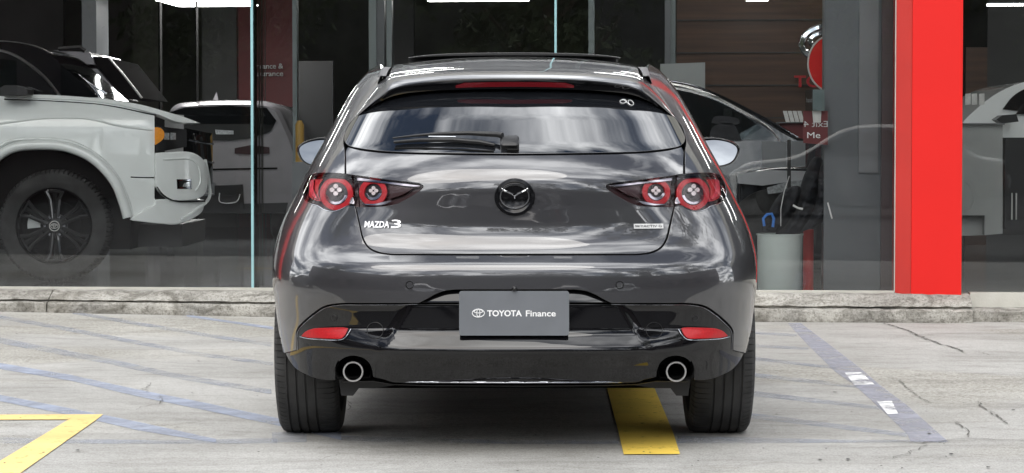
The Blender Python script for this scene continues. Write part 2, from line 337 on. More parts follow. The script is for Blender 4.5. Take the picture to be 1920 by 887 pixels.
def tab(zs, vs_, sig=0.006):
    g = np.arange(0, 1.7, 0.002); v = np.interp(g, zs, vs_); k = int(4 * sig / 0.002) + 1; w = np.exp(-0.5 * (np.arange(-k, k + 1) * 0.002 / sig) ** 2); w /= w.sum()
    v = np.convolve(np.pad(v, k, mode='reflect', reflect_type='odd'), w, 'valid'); return lambda z: np.interp(z, g, v)
def sstep(a, b, x): t = np.clip((x - a) / (b - a), 0, 1); return t * t * (3 - 2 * t)
# ---- surfaces and panels cut from them
class Surf:
    KU = 0.75; off = (0.0, 0.0, 0.0); umax = 1.45
    def pt(s, u, z): raise NotImplementedError
    def P(s, u, z): return np.stack(s.pt(np.asarray(u, float), np.asarray(z, float)), -1)
    def nrm(s, u, z, h=0.004):
        Su = (s.P(u + h, z) - s.P(u - h, z)) / (2 * h); Sz = (s.P(u, z + h) - s.P(u, z - h)) / (2 * h)
        n = np.cross(Su, Sz); n /= np.maximum(1e-9, np.linalg.norm(n, axis=-1, keepdims=True)); return n * s.sgn, Su, Sz
    sgn = 1
    def inv(s, pts, u0=None):
        A = np.array(pts, float)[:, :2]; px, py = A[:, 0], A[:, 1]; Y0 = s.guessY
        u = np.clip((px - 960 - FPX * s.off[0] / Y0) / FPX * Y0 / s.KU, -1.2, 1.2) if u0 is None else np.full(len(px), float(u0)) ; z = CAMZ + (285 - py) * Y0 / FPX
        for it in range(40):
            def pr(a, b): q = s.P(a, b) + np.array(s.off); return proj(q)
            X, Yv = pr(u, z); h = 1e-3; Xu, Yu = pr(u + h, z); Xz, Yz = pr(u, z + h)
            a, b, c, d = (Xu - X) / h, (Xz - X) / h, (Yu - Yv) / h, (Yz - Yv) / h; ex, ey = px - X, py - Yv
            lam = 20.0; A11 = a * a + c * c + lam; A12 = a * b + c * d; A22 = b * b + d * d + lam; g1 = a * ex + c * ey; g2 = b * ex + d * ey; D = A11 * A22 - A12 * A12
            du = (A22 * g1 - A12 * g2) / D; dz = (A11 * g2 - A12 * g1) / D
            u = np.clip(u + np.clip(du, -0.15, 0.15), -s.umax, s.umax); z = z + np.clip(dz, -0.05, 0.05)
        return np.stack([u, z], 1)
def panel(name, S, uv, m, parent, off=0.0, rim=0.012, step=0.012, holes=(), coarse=None, label=None, round_=0.0012):
    """cut the outline uv (param space) out of surface S as its own sheet with a rounded edge turned inward"""
    K = S.KU; O = np.array(uv, float).copy(); O[:, 0] *= K
    keep = [0]
    for i in range(1, len(O)):
        if np.hypot(*(O[i] - O[keep[-1]])) > step * 0.18: keep.append(i)
    O = O[keep]
    if np.hypot(*(O[0] - O[-1])) < step * 0.18: O = O[:-1]
    if 0.5 * np.sum(O[:, 0] * np.roll(O[:, 1], -1) - np.roll(O[:, 0], -1) * O[:, 1]) < 0: O = O[::-1]
    loops = [O]
    for h in holes:
        H = np.array(h, float).copy(); H[:, 0] *= K
        if 0.5 * np.sum(H[:, 0] * np.roll(H[:, 1], -1) - np.roll(H[:, 0], -1) * H[:, 1]) > 0: H = H[::-1]
        loops.append(H)
    lo, hi = O.min(0), O.max(0); gx = np.arange(lo[0] + step / 2, hi[0], step)
    if coarse: gx = np.array([g for i, g in enumerate(gx) if abs(g) < coarse or i % 4 == 0])
    gz = np.arange(lo[1] + step / 2, hi[1], step); G = np.stack(np.meshgrid(gx, gz, indexing='ij'), -1).reshape(-1, 2)
    if coarse: G = G[(np.abs(G[:, 0]) < coarse) | ((np.arange(len(G)) % 2) == 0)]
    G = G[inpoly(G, O)]
    for H in loops[1:]: G = G[~inpoly(G, H)]
    # keep grid points off the outline
    for Lp in loops:
        B = np.roll(Lp, -1, 0); keepm = np.ones(len(G), bool)
        for a, b in zip(Lp, B):
            d = b - a; L2 = max(1e-12, d @ d); bb = (np.abs(G[:, 0] - (a[0] + b[0]) / 2) < abs(d[0]) / 2 + step) & (np.abs(G[:, 1] - (a[1] + b[1]) / 2) < abs(d[1]) / 2 + step)
            if not bb.any(): continue
            Q = G[bb]; t = np.clip(((Q - a) @ d) / L2, 0, 1); ds = np.hypot(*(Q - a - t[:, None] * d).T); w = np.where(bb)[0]; keepm[w[ds < step * 0.4]] = False
        G = G[keepm]
    V2 = [Vector(p) for Lp in loops for p in Lp]; edges = []; k = 0
    for Lp in loops:
        n = len(Lp); edges += [(k + i, k + (i + 1) % n) for i in range(n)]; k += n
    nb = len(V2); V2 += [Vector(p) for p in G]
    vv, ee, ff, ov, oe, of = delaunay_2d_cdt(V2, edges, [], 0, 1e-7)
    A = np.array([tuple(v) for v in vv]); F = np.array([f for f in ff if len(f) == 3])
    C = A[F].mean(1); okm = inpoly(C, O)
    for H in loops[1:]: okm &= ~inpoly(C, H)
    F = F[okm]
    u, z = A[:, 0] / K, A[:, 1]; n, _, _ = S.nrm(u, z); P = S.P(u, z) + n * off
    # orientation
    e1 = P[F[:, 1]] - P[F[:, 0]]; e2 = P[F[:, 2]] - P[F[:, 0]]; fl = np.einsum('ij,ij->i', np.cross(e1, e2), n[F[:, 0]]) < 0; F[fl] = F[fl][:, ::-1]
    verts = [tuple(p) for p in P]; faces = [tuple(int(i) for i in f) for f in F]; norms = [tuple(q) for q in n]
    if rim:
        for Lp in loops:
            m_ = len(Lp); e = np.roll(Lp, -1, 0) - np.roll(Lp, 1, 0); e /= np.maximum(1e-9, np.hypot(e[:, 0], e[:, 1]))[:, None]; o2 = np.stack([e[:, 1], -e[:, 0]], 1)
            u, z = Lp[:, 0] / K, Lp[:, 1]; nn, Su, Sz = S.nrm(u, z)
            o3 = Su / K * o2[:, :1] + Sz * o2[:, 1:]; o3 -= nn * np.sum(o3 * nn, 1, keepdims=True); o3 /= np.maximum(1e-9, np.linalg.norm(o3, axis=1, keepdims=True))
            p0 = S.P(u, z) + nn * off; r = round_
            rings = [(p0, nn), (p0 + o3 * r * 0.7 - nn * r * 0.3, (nn + o3) / 1.414), (p0 + o3 * r - nn * r, o3), (p0 + o3 * r - nn * rim, o3)]
            base = len(verts)
            for q, w in rings: verts += [tuple(a) for a in q]; norms += [tuple(a) for a in w]
            for j in range(3):
                for i in range(m_):
                    a = base + j * m_ + i; b = base + j * m_ + (i + 1) % m_; faces.append((a, a + m_, b + m_, b))
            f = faces[-1]; q = [np.array(verts[i]) for i in f]; nf = np.cross(q[1] - q[0], q[2] - q[0])
            if nf @ np.array(norms[f[0]]) < 0:
                for i in range(len(faces) - 3 * m_, len(faces)): faces[i] = faces[i][::-1]
    o = mesh(name, np.array(verts) + np.array(S.off), faces, m, parent)
    o.data.shade_smooth(); o.data.normals_split_custom_set_from_vertices(norms)
    if label: o['label'] = label
    return o
def mirrorpx(pts, c=965.0): return [(2 * c - p[0],) + tuple(p[1:]) for p in pts]
def ring_px(cx, cy, rx, ry, n=40, a0=0, a1=2 * PI): 
    full = abs(a1 - a0 - 2 * PI) < 1e-6; return [(cx + rx * math.cos(a0 + (a1 - a0) * i / (n if full else n - 1)), cy + ry * math.sin(a0 + (a1 - a0) * i / (n if full else n - 1))) for i in range(n)]
# ---- text and emblems
def text_mesh(body, size=1.0, extrude=0.02, offset=0.0, align='LEFT', spacing=1.0):
    c = bpy.data.curves.new('lettering', 'FONT'); c.body = body; c.size = size; c.extrude = extrude; c.offset = offset; c.align_x = align; c.space_character = spacing; c.resolution_u = 4
    o = bpy.data.objects.new('lettering', c); COL.objects.link(o); dg = bpy.context.evaluated_depsgraph_get(); me = bpy.data.meshes.new_from_object(o.evaluated_get(dg))
    bpy.data.objects.remove(o); bpy.data.curves.remove(c); return me
def put_text(name, body, frame, w, h, depth, m, parent, offset=0.0, label=None, shear=0.0):
    """lettering scaled to w x h metres (caps), in frame (origin, X, Y, Z)"""
    me = text_mesh(body, 1.0, 0.5, offset); V = np.array([v.co[:] for v in me.vertices]); mn, mx_ = V.min(0), V.max(0)
    O, X, Yv, Z = [np.array(q, float) for q in frame]
    a = (V[:, 0] - mn[0]) / (mx_[0] - mn[0]) * w; b = (V[:, 1] - mn[1]) / (mx_[1] - mn[1]) * h; c = (V[:, 2] + 0.5) * depth; a = a + shear * b
    P = O + a[:, None] * X + b[:, None] * Yv + c[:, None] * Z - np.array(org(parent) if parent else (0, 0, 0))
    for v, p in zip(me.vertices, P): v.co = p
    me.update(); me.name = name; o = link(name, me, m, parent)
    ORG[o.name] = org(parent)
    if label: o['label'] = label
    return o
def frame_pt(fr, a, b, c=0.0): O, X, Yv, Z = [np.array(q, float) for q in fr]; return tuple(O + X * a + Yv * b + Z * c)
def ellipse_ring(mb, fr, cx, cy, rx, ry, th, c=0.0, n=40, flat=0.6, a0=0, a1=2 * PI):
    full = abs(a1 - a0 - 2 * PI) < 1e-6; k = n if full else n + 1
    mb.tube([frame_pt(fr, cx + rx * math.cos(a0 + (a1 - a0) * i / n), cy + ry * math.sin(a0 + (a1 - a0) * i / n), c) for i in range(k)], th, 6, closed=full); return mb
def three_ovals(name, fr, w, m, parent, th=None, c=0.002):
    """the maker's three-oval emblem, w wide, centred on the frame"""
    r = w / 2; th = th or r * 0.085; mb = MB()
    ellipse_ring(mb, fr, 0, 0, r, r * 0.66, th, c); ellipse_ring(mb, fr, 0, 0.02 * r, r * 0.27, r * 0.60, th * 0.9, c); ellipse_ring(mb, fr, 0, 0.30 * r, r * 0.72, r * 0.28, th * 0.9, c)
    return mb.mk(name, m, parent, smooth=60)
def disc(mb, fr, cx, cy, r, h0, h1, n=32, ry=None):
    ry = ry or r; V = [frame_pt(fr, cx + r * math.cos(2 * PI * i / n), cy + ry * math.sin(2 * PI * i / n), h) for h in (h0, h1) for i in range(n)]
    return mb.add(V, [tuple(range(n))[::-1], tuple(range(n, 2 * n))] + [(i, (i + 1) % n, (i + 1) % n + n, i + n) for i in range(n)])
def copy_tree(o, parent=None, **props):
    c = o.copy(); COL.objects.link(c)
    if parent: c.parent = parent
    for k, v in props.items(): c[k] = v
    for ch in [x for x in bpy.data.objects if x.parent == o]: copy_tree(ch, c)
    return c
# ================================================================== the hatchback seen from behind
CX, CY = 0.010, 8.2
class Body(Surf):
    off = (CX, CY, 0.0); guessY = 8.55
    W = staticmethod(tab([0, .22, .30, .34, .40, .47, .55, .60, .66, .70, .75, .80, .85, .91, .97, 1.05, 1.15, 1.245, 1.31, 1.38, 1.45],
             [.81, .826, .840, .846, .856, .864, .873, .877, .875, .869, .857, .838, .813, .785, .756, .716, .672, .630, .592, .536, .475], 0.014))
    L = staticmethod(tab([0, .34, .5, .7, .9, 1.0, 1.1, 1.3, 1.38], [.66, .68, .76, .80, .80, .76, .72, .68, .66], 0.03))
    N = staticmethod(tab([0, .3, .6, .7, .9, 1.0, 1.1, 1.4], [2.7, 2.8, 3.0, 2.9, 2.7, 2.5, 2.4, 2.4], 0.03))
    Yr = staticmethod(tab([0, .26, .33, .40, .50, .56, .615, .640, .656, .668, .680, .692, .715, .745, .78, .84, .90, .935, .955, .975, 1.0, 1.022, 1.05, 1.10, 1.15, 1.20, 1.25, 1.30, 1.35, 1.40],
              [.06, .055, .02, .006, .0, -.001, .002, .006, .014, .030, .048, .060, .074, .083, .088, .089, .088, .092, .099, .110, .130, .152, .190, .265, .34, .418, .505, .60, .72, .88], 0.006))
    Yc = staticmethod(tab([0, .26, .33, .42, .55, .62, .66, .70, .76, .82, .90, .96, 1.0, 1.022, 1.05, 1.10, 1.15, 1.20, 1.25, 1.30, 1.35, 1.40],
              [.06, .055, .03, .01, -.005, .0, .012, .030, .050, .062, .078, .100, .130, .152, .190, .265, .34, .418, .505, .60, .72, .88], 0.02))
    def yr(s, z): return s.Yr(z)
    def pt(s, u, z):
        u, z = np.broadcast_arrays(u, z); a = np.abs(u); sg = np.sign(u); q = np.minimum(a, PI / 2); si, co = np.sin(q), np.cos(q); n = s.N(z); W, L = s.W(z), s.L(z)
        r = (np.maximum(si, 1e-9) ** n + np.maximum(co, 1e-9) ** n) ** (-1 / n); b = 1 - sstep(0.42, 0.95, a); yb = s.yr(z) * b + s.Yc(z) * (1 - b)
        x = W * r * si; y = yb + L * (1 - r * co) + np.where(a > PI / 2, L * (a - PI / 2), 0)
        f = np.clip((y - 3.55) / 0.925, 0, 0.9995); x = x * (1 - f ** 2.6) ** (1 / 2.6)
        return sg * x, y, z
    def u_at_y(s, y, z):
        lo, hi = 0.0, 7.5
        for _ in range(40):
            m_ = (lo + hi) / 2
            if float(s.pt(np.array(m_), np.array(z))[1]) < y: lo = m_
            else: hi = m_
        return (lo + hi) / 2
class Valance(Body):
    Yv = staticmethod(tab([0, .22, .257, .30, .350, .362, .375, .395, .412, .428, .515, .53, .57, .62], [.09, .09, .066, .040, -.008, -.012, -.009, .004, .016, .022, .024, .027, .038, .05], 0.003))
    Ys = staticmethod(tab([0, .22, .257, .30, .350, .362, .375, .395, .412, .428, .50, .53, .57, .62], [.09, .09, .066, .040, -.002, -.004, -.002, .008, .026, .046, .040, .026, .012, .01], 0.005))
    def pt(s, u, z):
        x, y, z = Body.pt(s, u, z); xe = 0.345 + (0.545 - z) * 0.62; b = 1 - sstep(xe - 0.022, xe + 0.022, np.abs(x)); bl = 1 - sstep(0.42, 0.95, np.abs(u))
        return x, y + bl * (s.Yv(z) * b + s.Ys(z) * (1 - b) - s.Yr(z)), z
BS, VS = Body(), Valance()
car = thing('parked_hatchback', 'dark grey five-door hatchback parked tail towards the viewer in the middle', 'car', (CX, CY, 0))
CARW = lambda x, y, z: (CX + x, CY + y, z)
SHUT = [(665, 387.5), (673.5, 425), (679.5, 449), (690, 465), (706, 474), (731, 478.5), (765, 479), (965, 479.5)]
OUTER_LAMP = [(646, 325.5), (620, 323.5), (594, 324.5), (581, 329), (573, 340), (568.5, 357), (570, 370), (579, 379.5), (597, 385.5), (609, 392.5), (624, 395.5), (640, 391), (651, 385.5, 1), (664, 386.5, 1)]
VTOP = [(965, 542), (870, 542), (850, 542.5), (832, 545), (815, 551.5), (798, 561), (785, 567.5, 1), (740, 567.5), (680, 567.5), (635, 568), (608, 573), (586, 587), (568, 602.5), (558.5, 613), (555, 621, 1), (555.5, 656, 1), (533, 661.5)]
ARCH_Y, ARCH_Z, ARCH_R = 0.80, 0.325, 0.352
def half_body():
    uv = [tuple(q) for q in BS.inv(spline(VTOP, 4))]
    u0, z0 = uv[-1]
    a0 = PI - math.asin((z0 - ARCH_Z) / ARCH_R)
    for k in range(0, 31):
        a = a0 + (-0.20 - a0) * k / 30; z = ARCH_Z + ARCH_R * math.sin(a); y = ARCH_Y - (-ARCH_R) * math.cos(a); uv.append((-BS.u_at_y(y, z), z))
    yf = ARCH_Y + 2.725
    for y in np.linspace(1.3, yf - ARCH_R - 0.05, 12): uv.append((-BS.u_at_y(y, .22), .22))
    for k in range(0, 25):
        a = PI + 0.25 - (PI + 0.5) * k / 24; z = ARCH_Z + ARCH_R * math.sin(a); uv.append((-BS.u_at_y(yf + ARCH_R * math.cos(a), z), z))
    for y, z in ((4.2, .22), (4.46, .26), (4.46, .66), (4.40, .74), (4.2, .82), (3.9, .88), (3.6, .93), (3.3, .97), (3.2, .99), (2.95, 1.12), (2.7, 1.25), (2.45, 1.38)): uv.append((-BS.u_at_y(y, z), z))
    for y in np.linspace(2.3, 1.56, 6): uv.append((-BS.u_at_y(y, 1.38), 1.38))
    uv += [tuple(q) for q in BS.inv(spline([(717.5, 145), (702, 166), (683, 192), (665.5, 219, 1), (650.5, 238), (644, 258), (643.5, 270), (645.5, 282), (645.5, 300), (645.5, 325, 1)], 4))]
    uv += [tuple(q) for q in BS.inv(spline(OUTER_LAMP, 4))[1:]]
    uv += [tuple(q) for q in BS.inv(spline([(p[0] - 0.5,) + tuple(p[1:]) if i < 5 else p for i, p in enumerate(SHUT)], 4))[1:]]
    return uv
hb = half_body(); full = hb + [(-u, z) for u, z in hb[::-1]]
full = [p for i, p in enumerate(full) if i == 0 or math.hypot(p[0] - full[i - 1][0], p[1] - full[i - 1][1]) > 2e-3]
body = panel('body_shell', BS, full, 'paint', car, step=0.014, coarse=1.45, rim=0.014)
def sympanel(name, S, half, m, off=0.0, ins=1.0, step=0.012, rim=0.010, **k):
    """half outline in photo pixels left of the centre line, first and last point on the centre line"""
    a = spline(half, 4); b = mirrorpx(a)[::-1]; full_ = a + b[1:-1]; full_ = inset(full_, ins) if ins else full_
    return panel(name, S, S.inv(full_), m, car, off=off, step=step, rim=rim, **k)
INNER_LAMP = [(650, 326.5, 1), (663, 328), (689, 332), (730, 337.5), (770, 342), (788, 345), (793.5, 348.5), (793, 352), (784, 359.5), (765, 371.5), (744, 382), (722, 386.5), (690, 388), (667, 388, 1)]
gate_half = [(965, 291.5), (860, 290.5), (760, 288.5), (716, 286.5), (675, 281.5), (652, 275.5, 1), (648.5, 283), (648.5, 300), (649, 326, 1)] + INNER_LAMP[1:] + [(676, 425), (682, 448), (692, 463.5), (708, 471.5), (732, 475.5), (765, 475.8), (965, 476)]
gate = sympanel('tailgate', BS, gate_half, 'paint', ins=0.7, rim=0.02, step=0.010)
glass_half = [(965, 288.6), (860, 287.6), (760, 285.8), (716, 283.5), (675, 278.5), (655, 273.5), (647, 266), (646, 257), (653, 238.5), (667, 219.5), (690, 196), (715, 176), (745, 167), (800, 163.5), (965, 161)]
rglass = sympanel('rear_window', BS, glass_half, 'rear_glass', off=0.002, ins=0.3, step=0.012)
# dark shell behind the gaps, and the closing body under the roof
mb = MB()
mb.grid(lambda u, z: tuple((BS.P(u, z) - BS.nrm(np.array(u), np.array(z))[0] * 0.045) + np.array(BS.off)), np.linspace(-1.5, 1.5, 61), np.linspace(0.66, 1.37, 40))
mb.grid(lambda u, z: tuple((BS.P(u, z) - BS.nrm(np.array(u), np.array(z))[0] * 0.075) + np.array(BS.off)), np.linspace(-0.75, 0.75, 31), np.linspace(0.27, 0.66, 16))
mb.mk('inner_shell', 'matte_black', car)
# ---- upper valance and lower bumper
def seg(pts): return [tuple(p) for p in pts]
VLOW = [(554.3, 658, 1), (536, 662.5, 1), (543, 676), (556, 691), (575, 701.5), (596, 709), (612, 711.5), (628, 711.5, 1), (628, 700), (630, 688), (636, 677), (646, 669.5), (659, 666), (672, 667), (684, 672), (694, 682), (699, 697), (700, 706, 1), (722, 711), (735, 715.5), (800, 716.5), (965, 717)]
val_half = [(965, 569), (860, 569), (784, 568.6, 1), (740, 569), (680, 569), (636, 569.5), (609, 574.5), (587.5, 588), (569.5, 603.5), (560, 614), (556.5, 621, 1), (556.5, 657, 1)] + VLOW[0:]
val_half = [(a[0] + (1.6 if a[0] < 600 and a[1] < 640 else 0),) + tuple([a[1] + (2.2 if i < 9 else 0.6)]) + tuple(a[2:]) for i, a in enumerate(val_half) if a not in [(554.3, 658, 1)]]
val = sympanel('lower_bumper', VS, val_half, 'gloss_black', ins=0.0, step=0.0065, rim=0.02)
strip_half = [(965, 544.5), (870, 544.5), (852, 545), (834, 547.5), (817, 553), (801, 561), (790, 566.6, 1), (965, 567)]
sympanel('plate_recess', VS, strip_half, 'gloss_black', ins=0.0, step=0.010, rim=0.01)
edge = spline([(784, 570.5), (740, 571.2), (680, 571.2), (637, 571.8), (611, 577), (590, 590.5), (572, 606), (562, 616), (558.5, 624), (558.5, 656)], 4)
for sx in (0, 1):
    e_ = mirrorpx(edge) if sx else edge
    MB().tube([tuple(VS.P(u, z) + VS.nrm(np.array(u), np.array(z))[0] * 0.0012 + np.array(VS.off)) for u, z in VS.inv(e_)], 0.0016, 6).mk('valance_glint', 'dark_chrome', car, smooth=60)  # bright highlight along the valance edge, put in as a dark chrome line
# tow-eye cover rings, parking sensors
def surf_frame(S, px, py, face=None):
    u, z = S.inv([(px, py)])[0]; n, Su, Sz = S.nrm(np.array(u), np.array(z)); p = S.P(u, z) + np.array(S.off)
    if face is not None: n = np.array(face, float); n /= np.linalg.norm(n)
    X = np.cross(np.array([0, 0, 1.0]), n); X = -X if X[0] < 0 else X; X /= np.linalg.norm(X); Yv = np.cross(n, X); Yv = Yv if Yv[2] > 0 else -Yv
    return (p, X, Yv, n)
for sx in (0, 1):
    c = (lambda p: p) if sx == 0 else (lambda p: (1930 - p[0], p[1]))
    ringpx = [c(q) for q in ring_px(703.5, 619.5, 15.3, 15.3, 36)]; uv = VS.inv(ringpx); pts = [tuple(VS.P(u, z) + VS.nrm(np.array(u), np.array(z))[0] * 0.0012 + np.array(VS.off)) for u, z in uv]
    mb = MB(); mb.tube(pts, 0.0013, 5, closed=True); mb.mk('tow_eye_cover', 'satin_black', car, smooth=60)
    for (qx, qy, S, r) in ((768, 534.5, BS, 0.0125), (627, 596.5, VS, 0.0105)):
        fr = surf_frame(S, *c((qx, qy))); mb = MB(); disc(mb, fr, 0, 0, r * 0.78, -0.004, 0.0016, 24); o = mb.mk('parking_sensor', 'paint' if S is BS else 'satin_black', car, smooth=40)
        mb = MB(); ellipse_ring(mb, fr, 0, 0, r, r, 0.0014, 0.0006, 28); mb.mk('sensor_ring', 'matte_black' if S is BS else 'satin_black', o, smooth=60)
    # red reflectors with bright edge
    rf = [c(p) for p in inset(spline([(566, 630, 1), (574, 622), (588, 616.5), (610, 615), (646, 614.5), (653, 616, 1), (648, 628), (641, 634.5), (636, 635.5, 1), (600, 634), (578, 632.5), (566, 630, 1)], 3, closed=True), 0.4)]
    o = panel('reflector', VS, VS.inv(rf), 'reflector', car, off=0.004, rim=0.012, step=0.008)
    rim_px = [c(p) for p in spline([(564, 631), (578, 634.5), (600, 636.5), (636, 637.8), (645, 636), (653, 628), (659, 617.5)], 3)]
    pts = [tuple(VS.P(u, z) + VS.nrm(np.array(u), np.array(z))[0] * 0.004 + np.array(VS.off)) for u, z in VS.inv(rim_px)]
    mb = MB(); mb.tube(pts, 0.0016, 6); mb.mk('reflector_trim', 'dark_chrome', o, smooth=60)
# bright lip line along the valance crease and the black diffuser edge below
mb = MB()
lip = spline([(735, 714.5), (760, 716), (850, 717), (965, 717.5)], 6); lip = lip + mirrorpx(lip)[::-1][1:]
mb.tube([at(x, y, CY + 0.055 + 0.10 * ((x - 965) / 300.0) ** 2) for x, y in lip], 0.0032, 6)
mb.mk('diffuser_lip', 'dark_chrome', car, smooth=60)
mb = MB()
dif = [(640, 712), (700, 711), (735, 717), (800, 719), (965, 720), (1130, 719), (1195, 717), (1230, 711), (1290, 712)]
mb.grid(lambda i, v: (lambda p: (p[0], p[1] + v * 0.45, p[2] - 0.006 - 0.02 * math.sin(v * PI)))(at(dif[int(i)][0], dif[int(i)][1], CY + 0.07 + 0.10 * ((dif[int(i)][0] - 965) / 300.0) ** 2)), range(len(dif)), np.linspace(0, 1, 6))
mb.mk('diffuser', 'trim', car, smooth=40)
# exhausts
for sx in (-1, 1):
    px, py = 965 + sx * 303, 697; c0 = at(px, py, CY + 0.14); T = lambda r, a, h, c0=c0: (c0[0] + r * math.cos(a), c0[1] + h, c0[2] + r * math.sin(a))
    ex = MB().lathe([(0.029, 0.26), (0.0288, 0.003), (0.0296, 0.0), (0.0348, 0.0), (0.0356, 0.003), (0.0355, 0.25)], 40, T).mk('exhaust_tip', 'steel', car, smooth=40)
    MB().lathe([(0.0001, 0.10), (0.0286, 0.10), (0.0286, 0.012)], 32, T).mk('pipe_bore', 'matte_black', ex)
    MB().lathe([(0.062, -0.0), (0.060, 0.02), (0.054, 0.22), (0.0001, 0.22)], 36, lambda r, a, h, c0=c0: (c0[0] + r * math.cos(a), c0[1] + h, c0[2] + 0.004 + max(-0.026, r * math.sin(a)))).mk('exhaust_surround', 'matte_black', car)
    # brackets hanging beside the pipe
    mb = MB(); xs = c0[0]
    q = [at(965 + sx * a, b, CY + 0.30) for a, b in ((330, 712), (325, 742), (303, 742), (292, 728), (262, 728), (230, 723), (200, 717), (235, 711), (300, 705))]
    V = [(x, y, z) for x, y, z in q] + [(x, y + 0.16, z + 0.01) for x, y, z in q]; n = len(q)
    mb.add(V, [tuple(range(n)), tuple(range(n, 2 * n))[::-1]] + [(i, (i + 1) % n, (i + 1) % n + n, i + n) for i in range(n)]).mk('undertray_bracket', 'trim', car)
# underbody, axle, silencer
mb = MB(); mb.box((-0.60, 0.25, 0.28), (0.60, 0.95, 0.40), CARW); mb.box((-0.66, 0.96, 0.145), (0.66, 4.2, 0.36), CARW); mb.mk('underbody', 'matte_black', car)
mb = MB(); mb.tube([CARW(-0.66, 0.80, 0.24), CARW(-0.3, 0.80, 0.26), CARW(0.3, 0.80, 0.26), CARW(0.66, 0.80, 0.24)], 0.04, 10); mb.mk('rear_axle', 'satin_black', car, smooth=50)
mb = MB(); mb.lathe([(0.0001, -0.32), (0.09, -0.32), (0.10, -0.29), (0.10, 0.29), (0.09, 0.32), (0.0001, 0.32)], 20, lambda r, a, h: CARW(h, 0.48 + r * math.cos(a), 0.325 + 0.75 * r * math.sin(a))); mb.mk('silencer', 'satin_black', car, smooth=40)
# ---- wheels
def tyre_mesh(R, w, rr, cx, cy, cz, grooves, T=None, slots=88, ground=None, sipe=0.004):
    h = w / 2; prof = [(rr, -h * 0.80), (rr + 0.012, -h * 0.93), (rr + (R - rr) * 0.45, -h), (R - 0.025, -h * 0.965), (R - 0.010, -h * 0.88), (R - 0.0035, -h * 0.76)]
    for g in sorted(grooves): prof += [(R - 0.0006, g - 0.0040), (R - 0.007, g - 0.0026), (R - 0.007, g + 0.0026), (R - 0.0006, g + 0.0040)]
    prof += [(R - 0.0035, h * 0.76), (R - 0.010, h * 0.88), (R - 0.025, h * 0.965), (rr + (R - rr) * 0.45, h), (rr + 0.012, h * 0.93), (rr, h * 0.80)]
    k = len(prof); V = []; F = []; angs = []
    for i in range(slots):
        a = 2 * PI * i / slots; s_ = 2 * PI / slots; angs += [(a, 0), (a + s_ * 0.80, 0), (a + s_ * 0.84, 1), (a + s_ * 0.95, 1)]
    gmin, gmax = (min(grooves), max(grooves)) if grooves else (0, 0)
    for a, slot in angs:
        for r, x in prof:
            r2 = r - (sipe if slot and r > R - 0.03 and (x > gmax + 0.006 or x < gmin - 0.006) and abs(x) < h * 0.97 else 0)
            if slot and grooves and r > R - 0.002 and gmin < x < gmax: r2 = r2 - 0.0
            y, z = cy + r2 * math.cos(a), cz + r2 * math.sin(a)
            if ground is not None: z = max(z, ground)
            V.append((cx + x, y, z))
    n = len(angs)
    for i in range(n):
        for j in range(k - 1): F.append((i * k + j, i * k + j + 1, ((i + 1) % n) * k + j + 1, ((i + 1) % n) * k + j))
    return V, F
def wheel(name_parent, cx, cy, sx, R=0.325, w=0.230, rr=0.232):
    g = [0.0635, 0.0315, -0.0005, -0.0355]; w_ = thing_part('wheel', name_parent, (CX + cx, CY + cy, R - 0.006))
    V, F = tyre_mesh(R, w, rr, CX + cx, CY + cy, R - 0.006, [sx * q for q in g], ground=0.001)
    t = mesh('tyre', V, F, 'rubber', w_); sharp(t, 30)
    T = lambda r, a, h: (CX + cx + sx * h, CY + cy + r * math.cos(a), R - 0.006 + r * math.sin(a))
    mb = MB(); mb.lathe([(rr, -0.09), (rr + 0.006, -0.095), (rr + 0.006, 0.095), (rr - 0.01, 0.09), (rr - 0.02, 0.05), (rr - 0.02, -0.09), (rr, -0.09)], 48, T)
    for i in range(5):
        a = 2 * PI * i / 5
        for d in (-0.12, 0.12):
            p0 = T(0.04, a + d * 2, 0.055); p1 = T(rr - 0.012, a + d, 0.075); mb.tube([p0, p1], [0.02, 0.016], 6)
    mb.lathe([(0.0001, 0.07), (0.06, 0.065), (0.065, 0.03), (0.0001, 0.03)], 20, T); mb.mk('rim', 'dark_chrome', w_, smooth=40)
    MB().lathe([(0.0001, 0.0), (0.15, 0.0), (0.15, -0.02), (0.0001, -0.02)], 32, T).mk('brake_disc', 'disc_metal', w_)
    return w_
def thing_part(name, parent, loc):
    o = bpy.data.objects.new(name, None); COL.objects.link(o); o.parent = parent; p = org(parent); o.location = tuple(loc[i] - p[i] for i in range(3)); ORG[o.name] = tuple(loc); return o
for sx in (-1, 1):
    for cy in (ARCH_Y + 0.02, ARCH_Y + 2.745): wheel(car, sx * 0.747, cy, sx)
    for cy in (ARCH_Y, ARCH_Y + 2.725):
        MB().lathe([(ARCH_R + 0.012, 0.0), (ARCH_R + 0.012, 0.26), (0.0001, 0.26)], 30, lambda r, a, h, cy=cy: CARW(sx * (0.83 - h), cy + r * math.cos(a), ARCH_Z + r * math.sin(a)), 0.12, PI - 0.12).mk('wheel_well', 'matte_black', car)
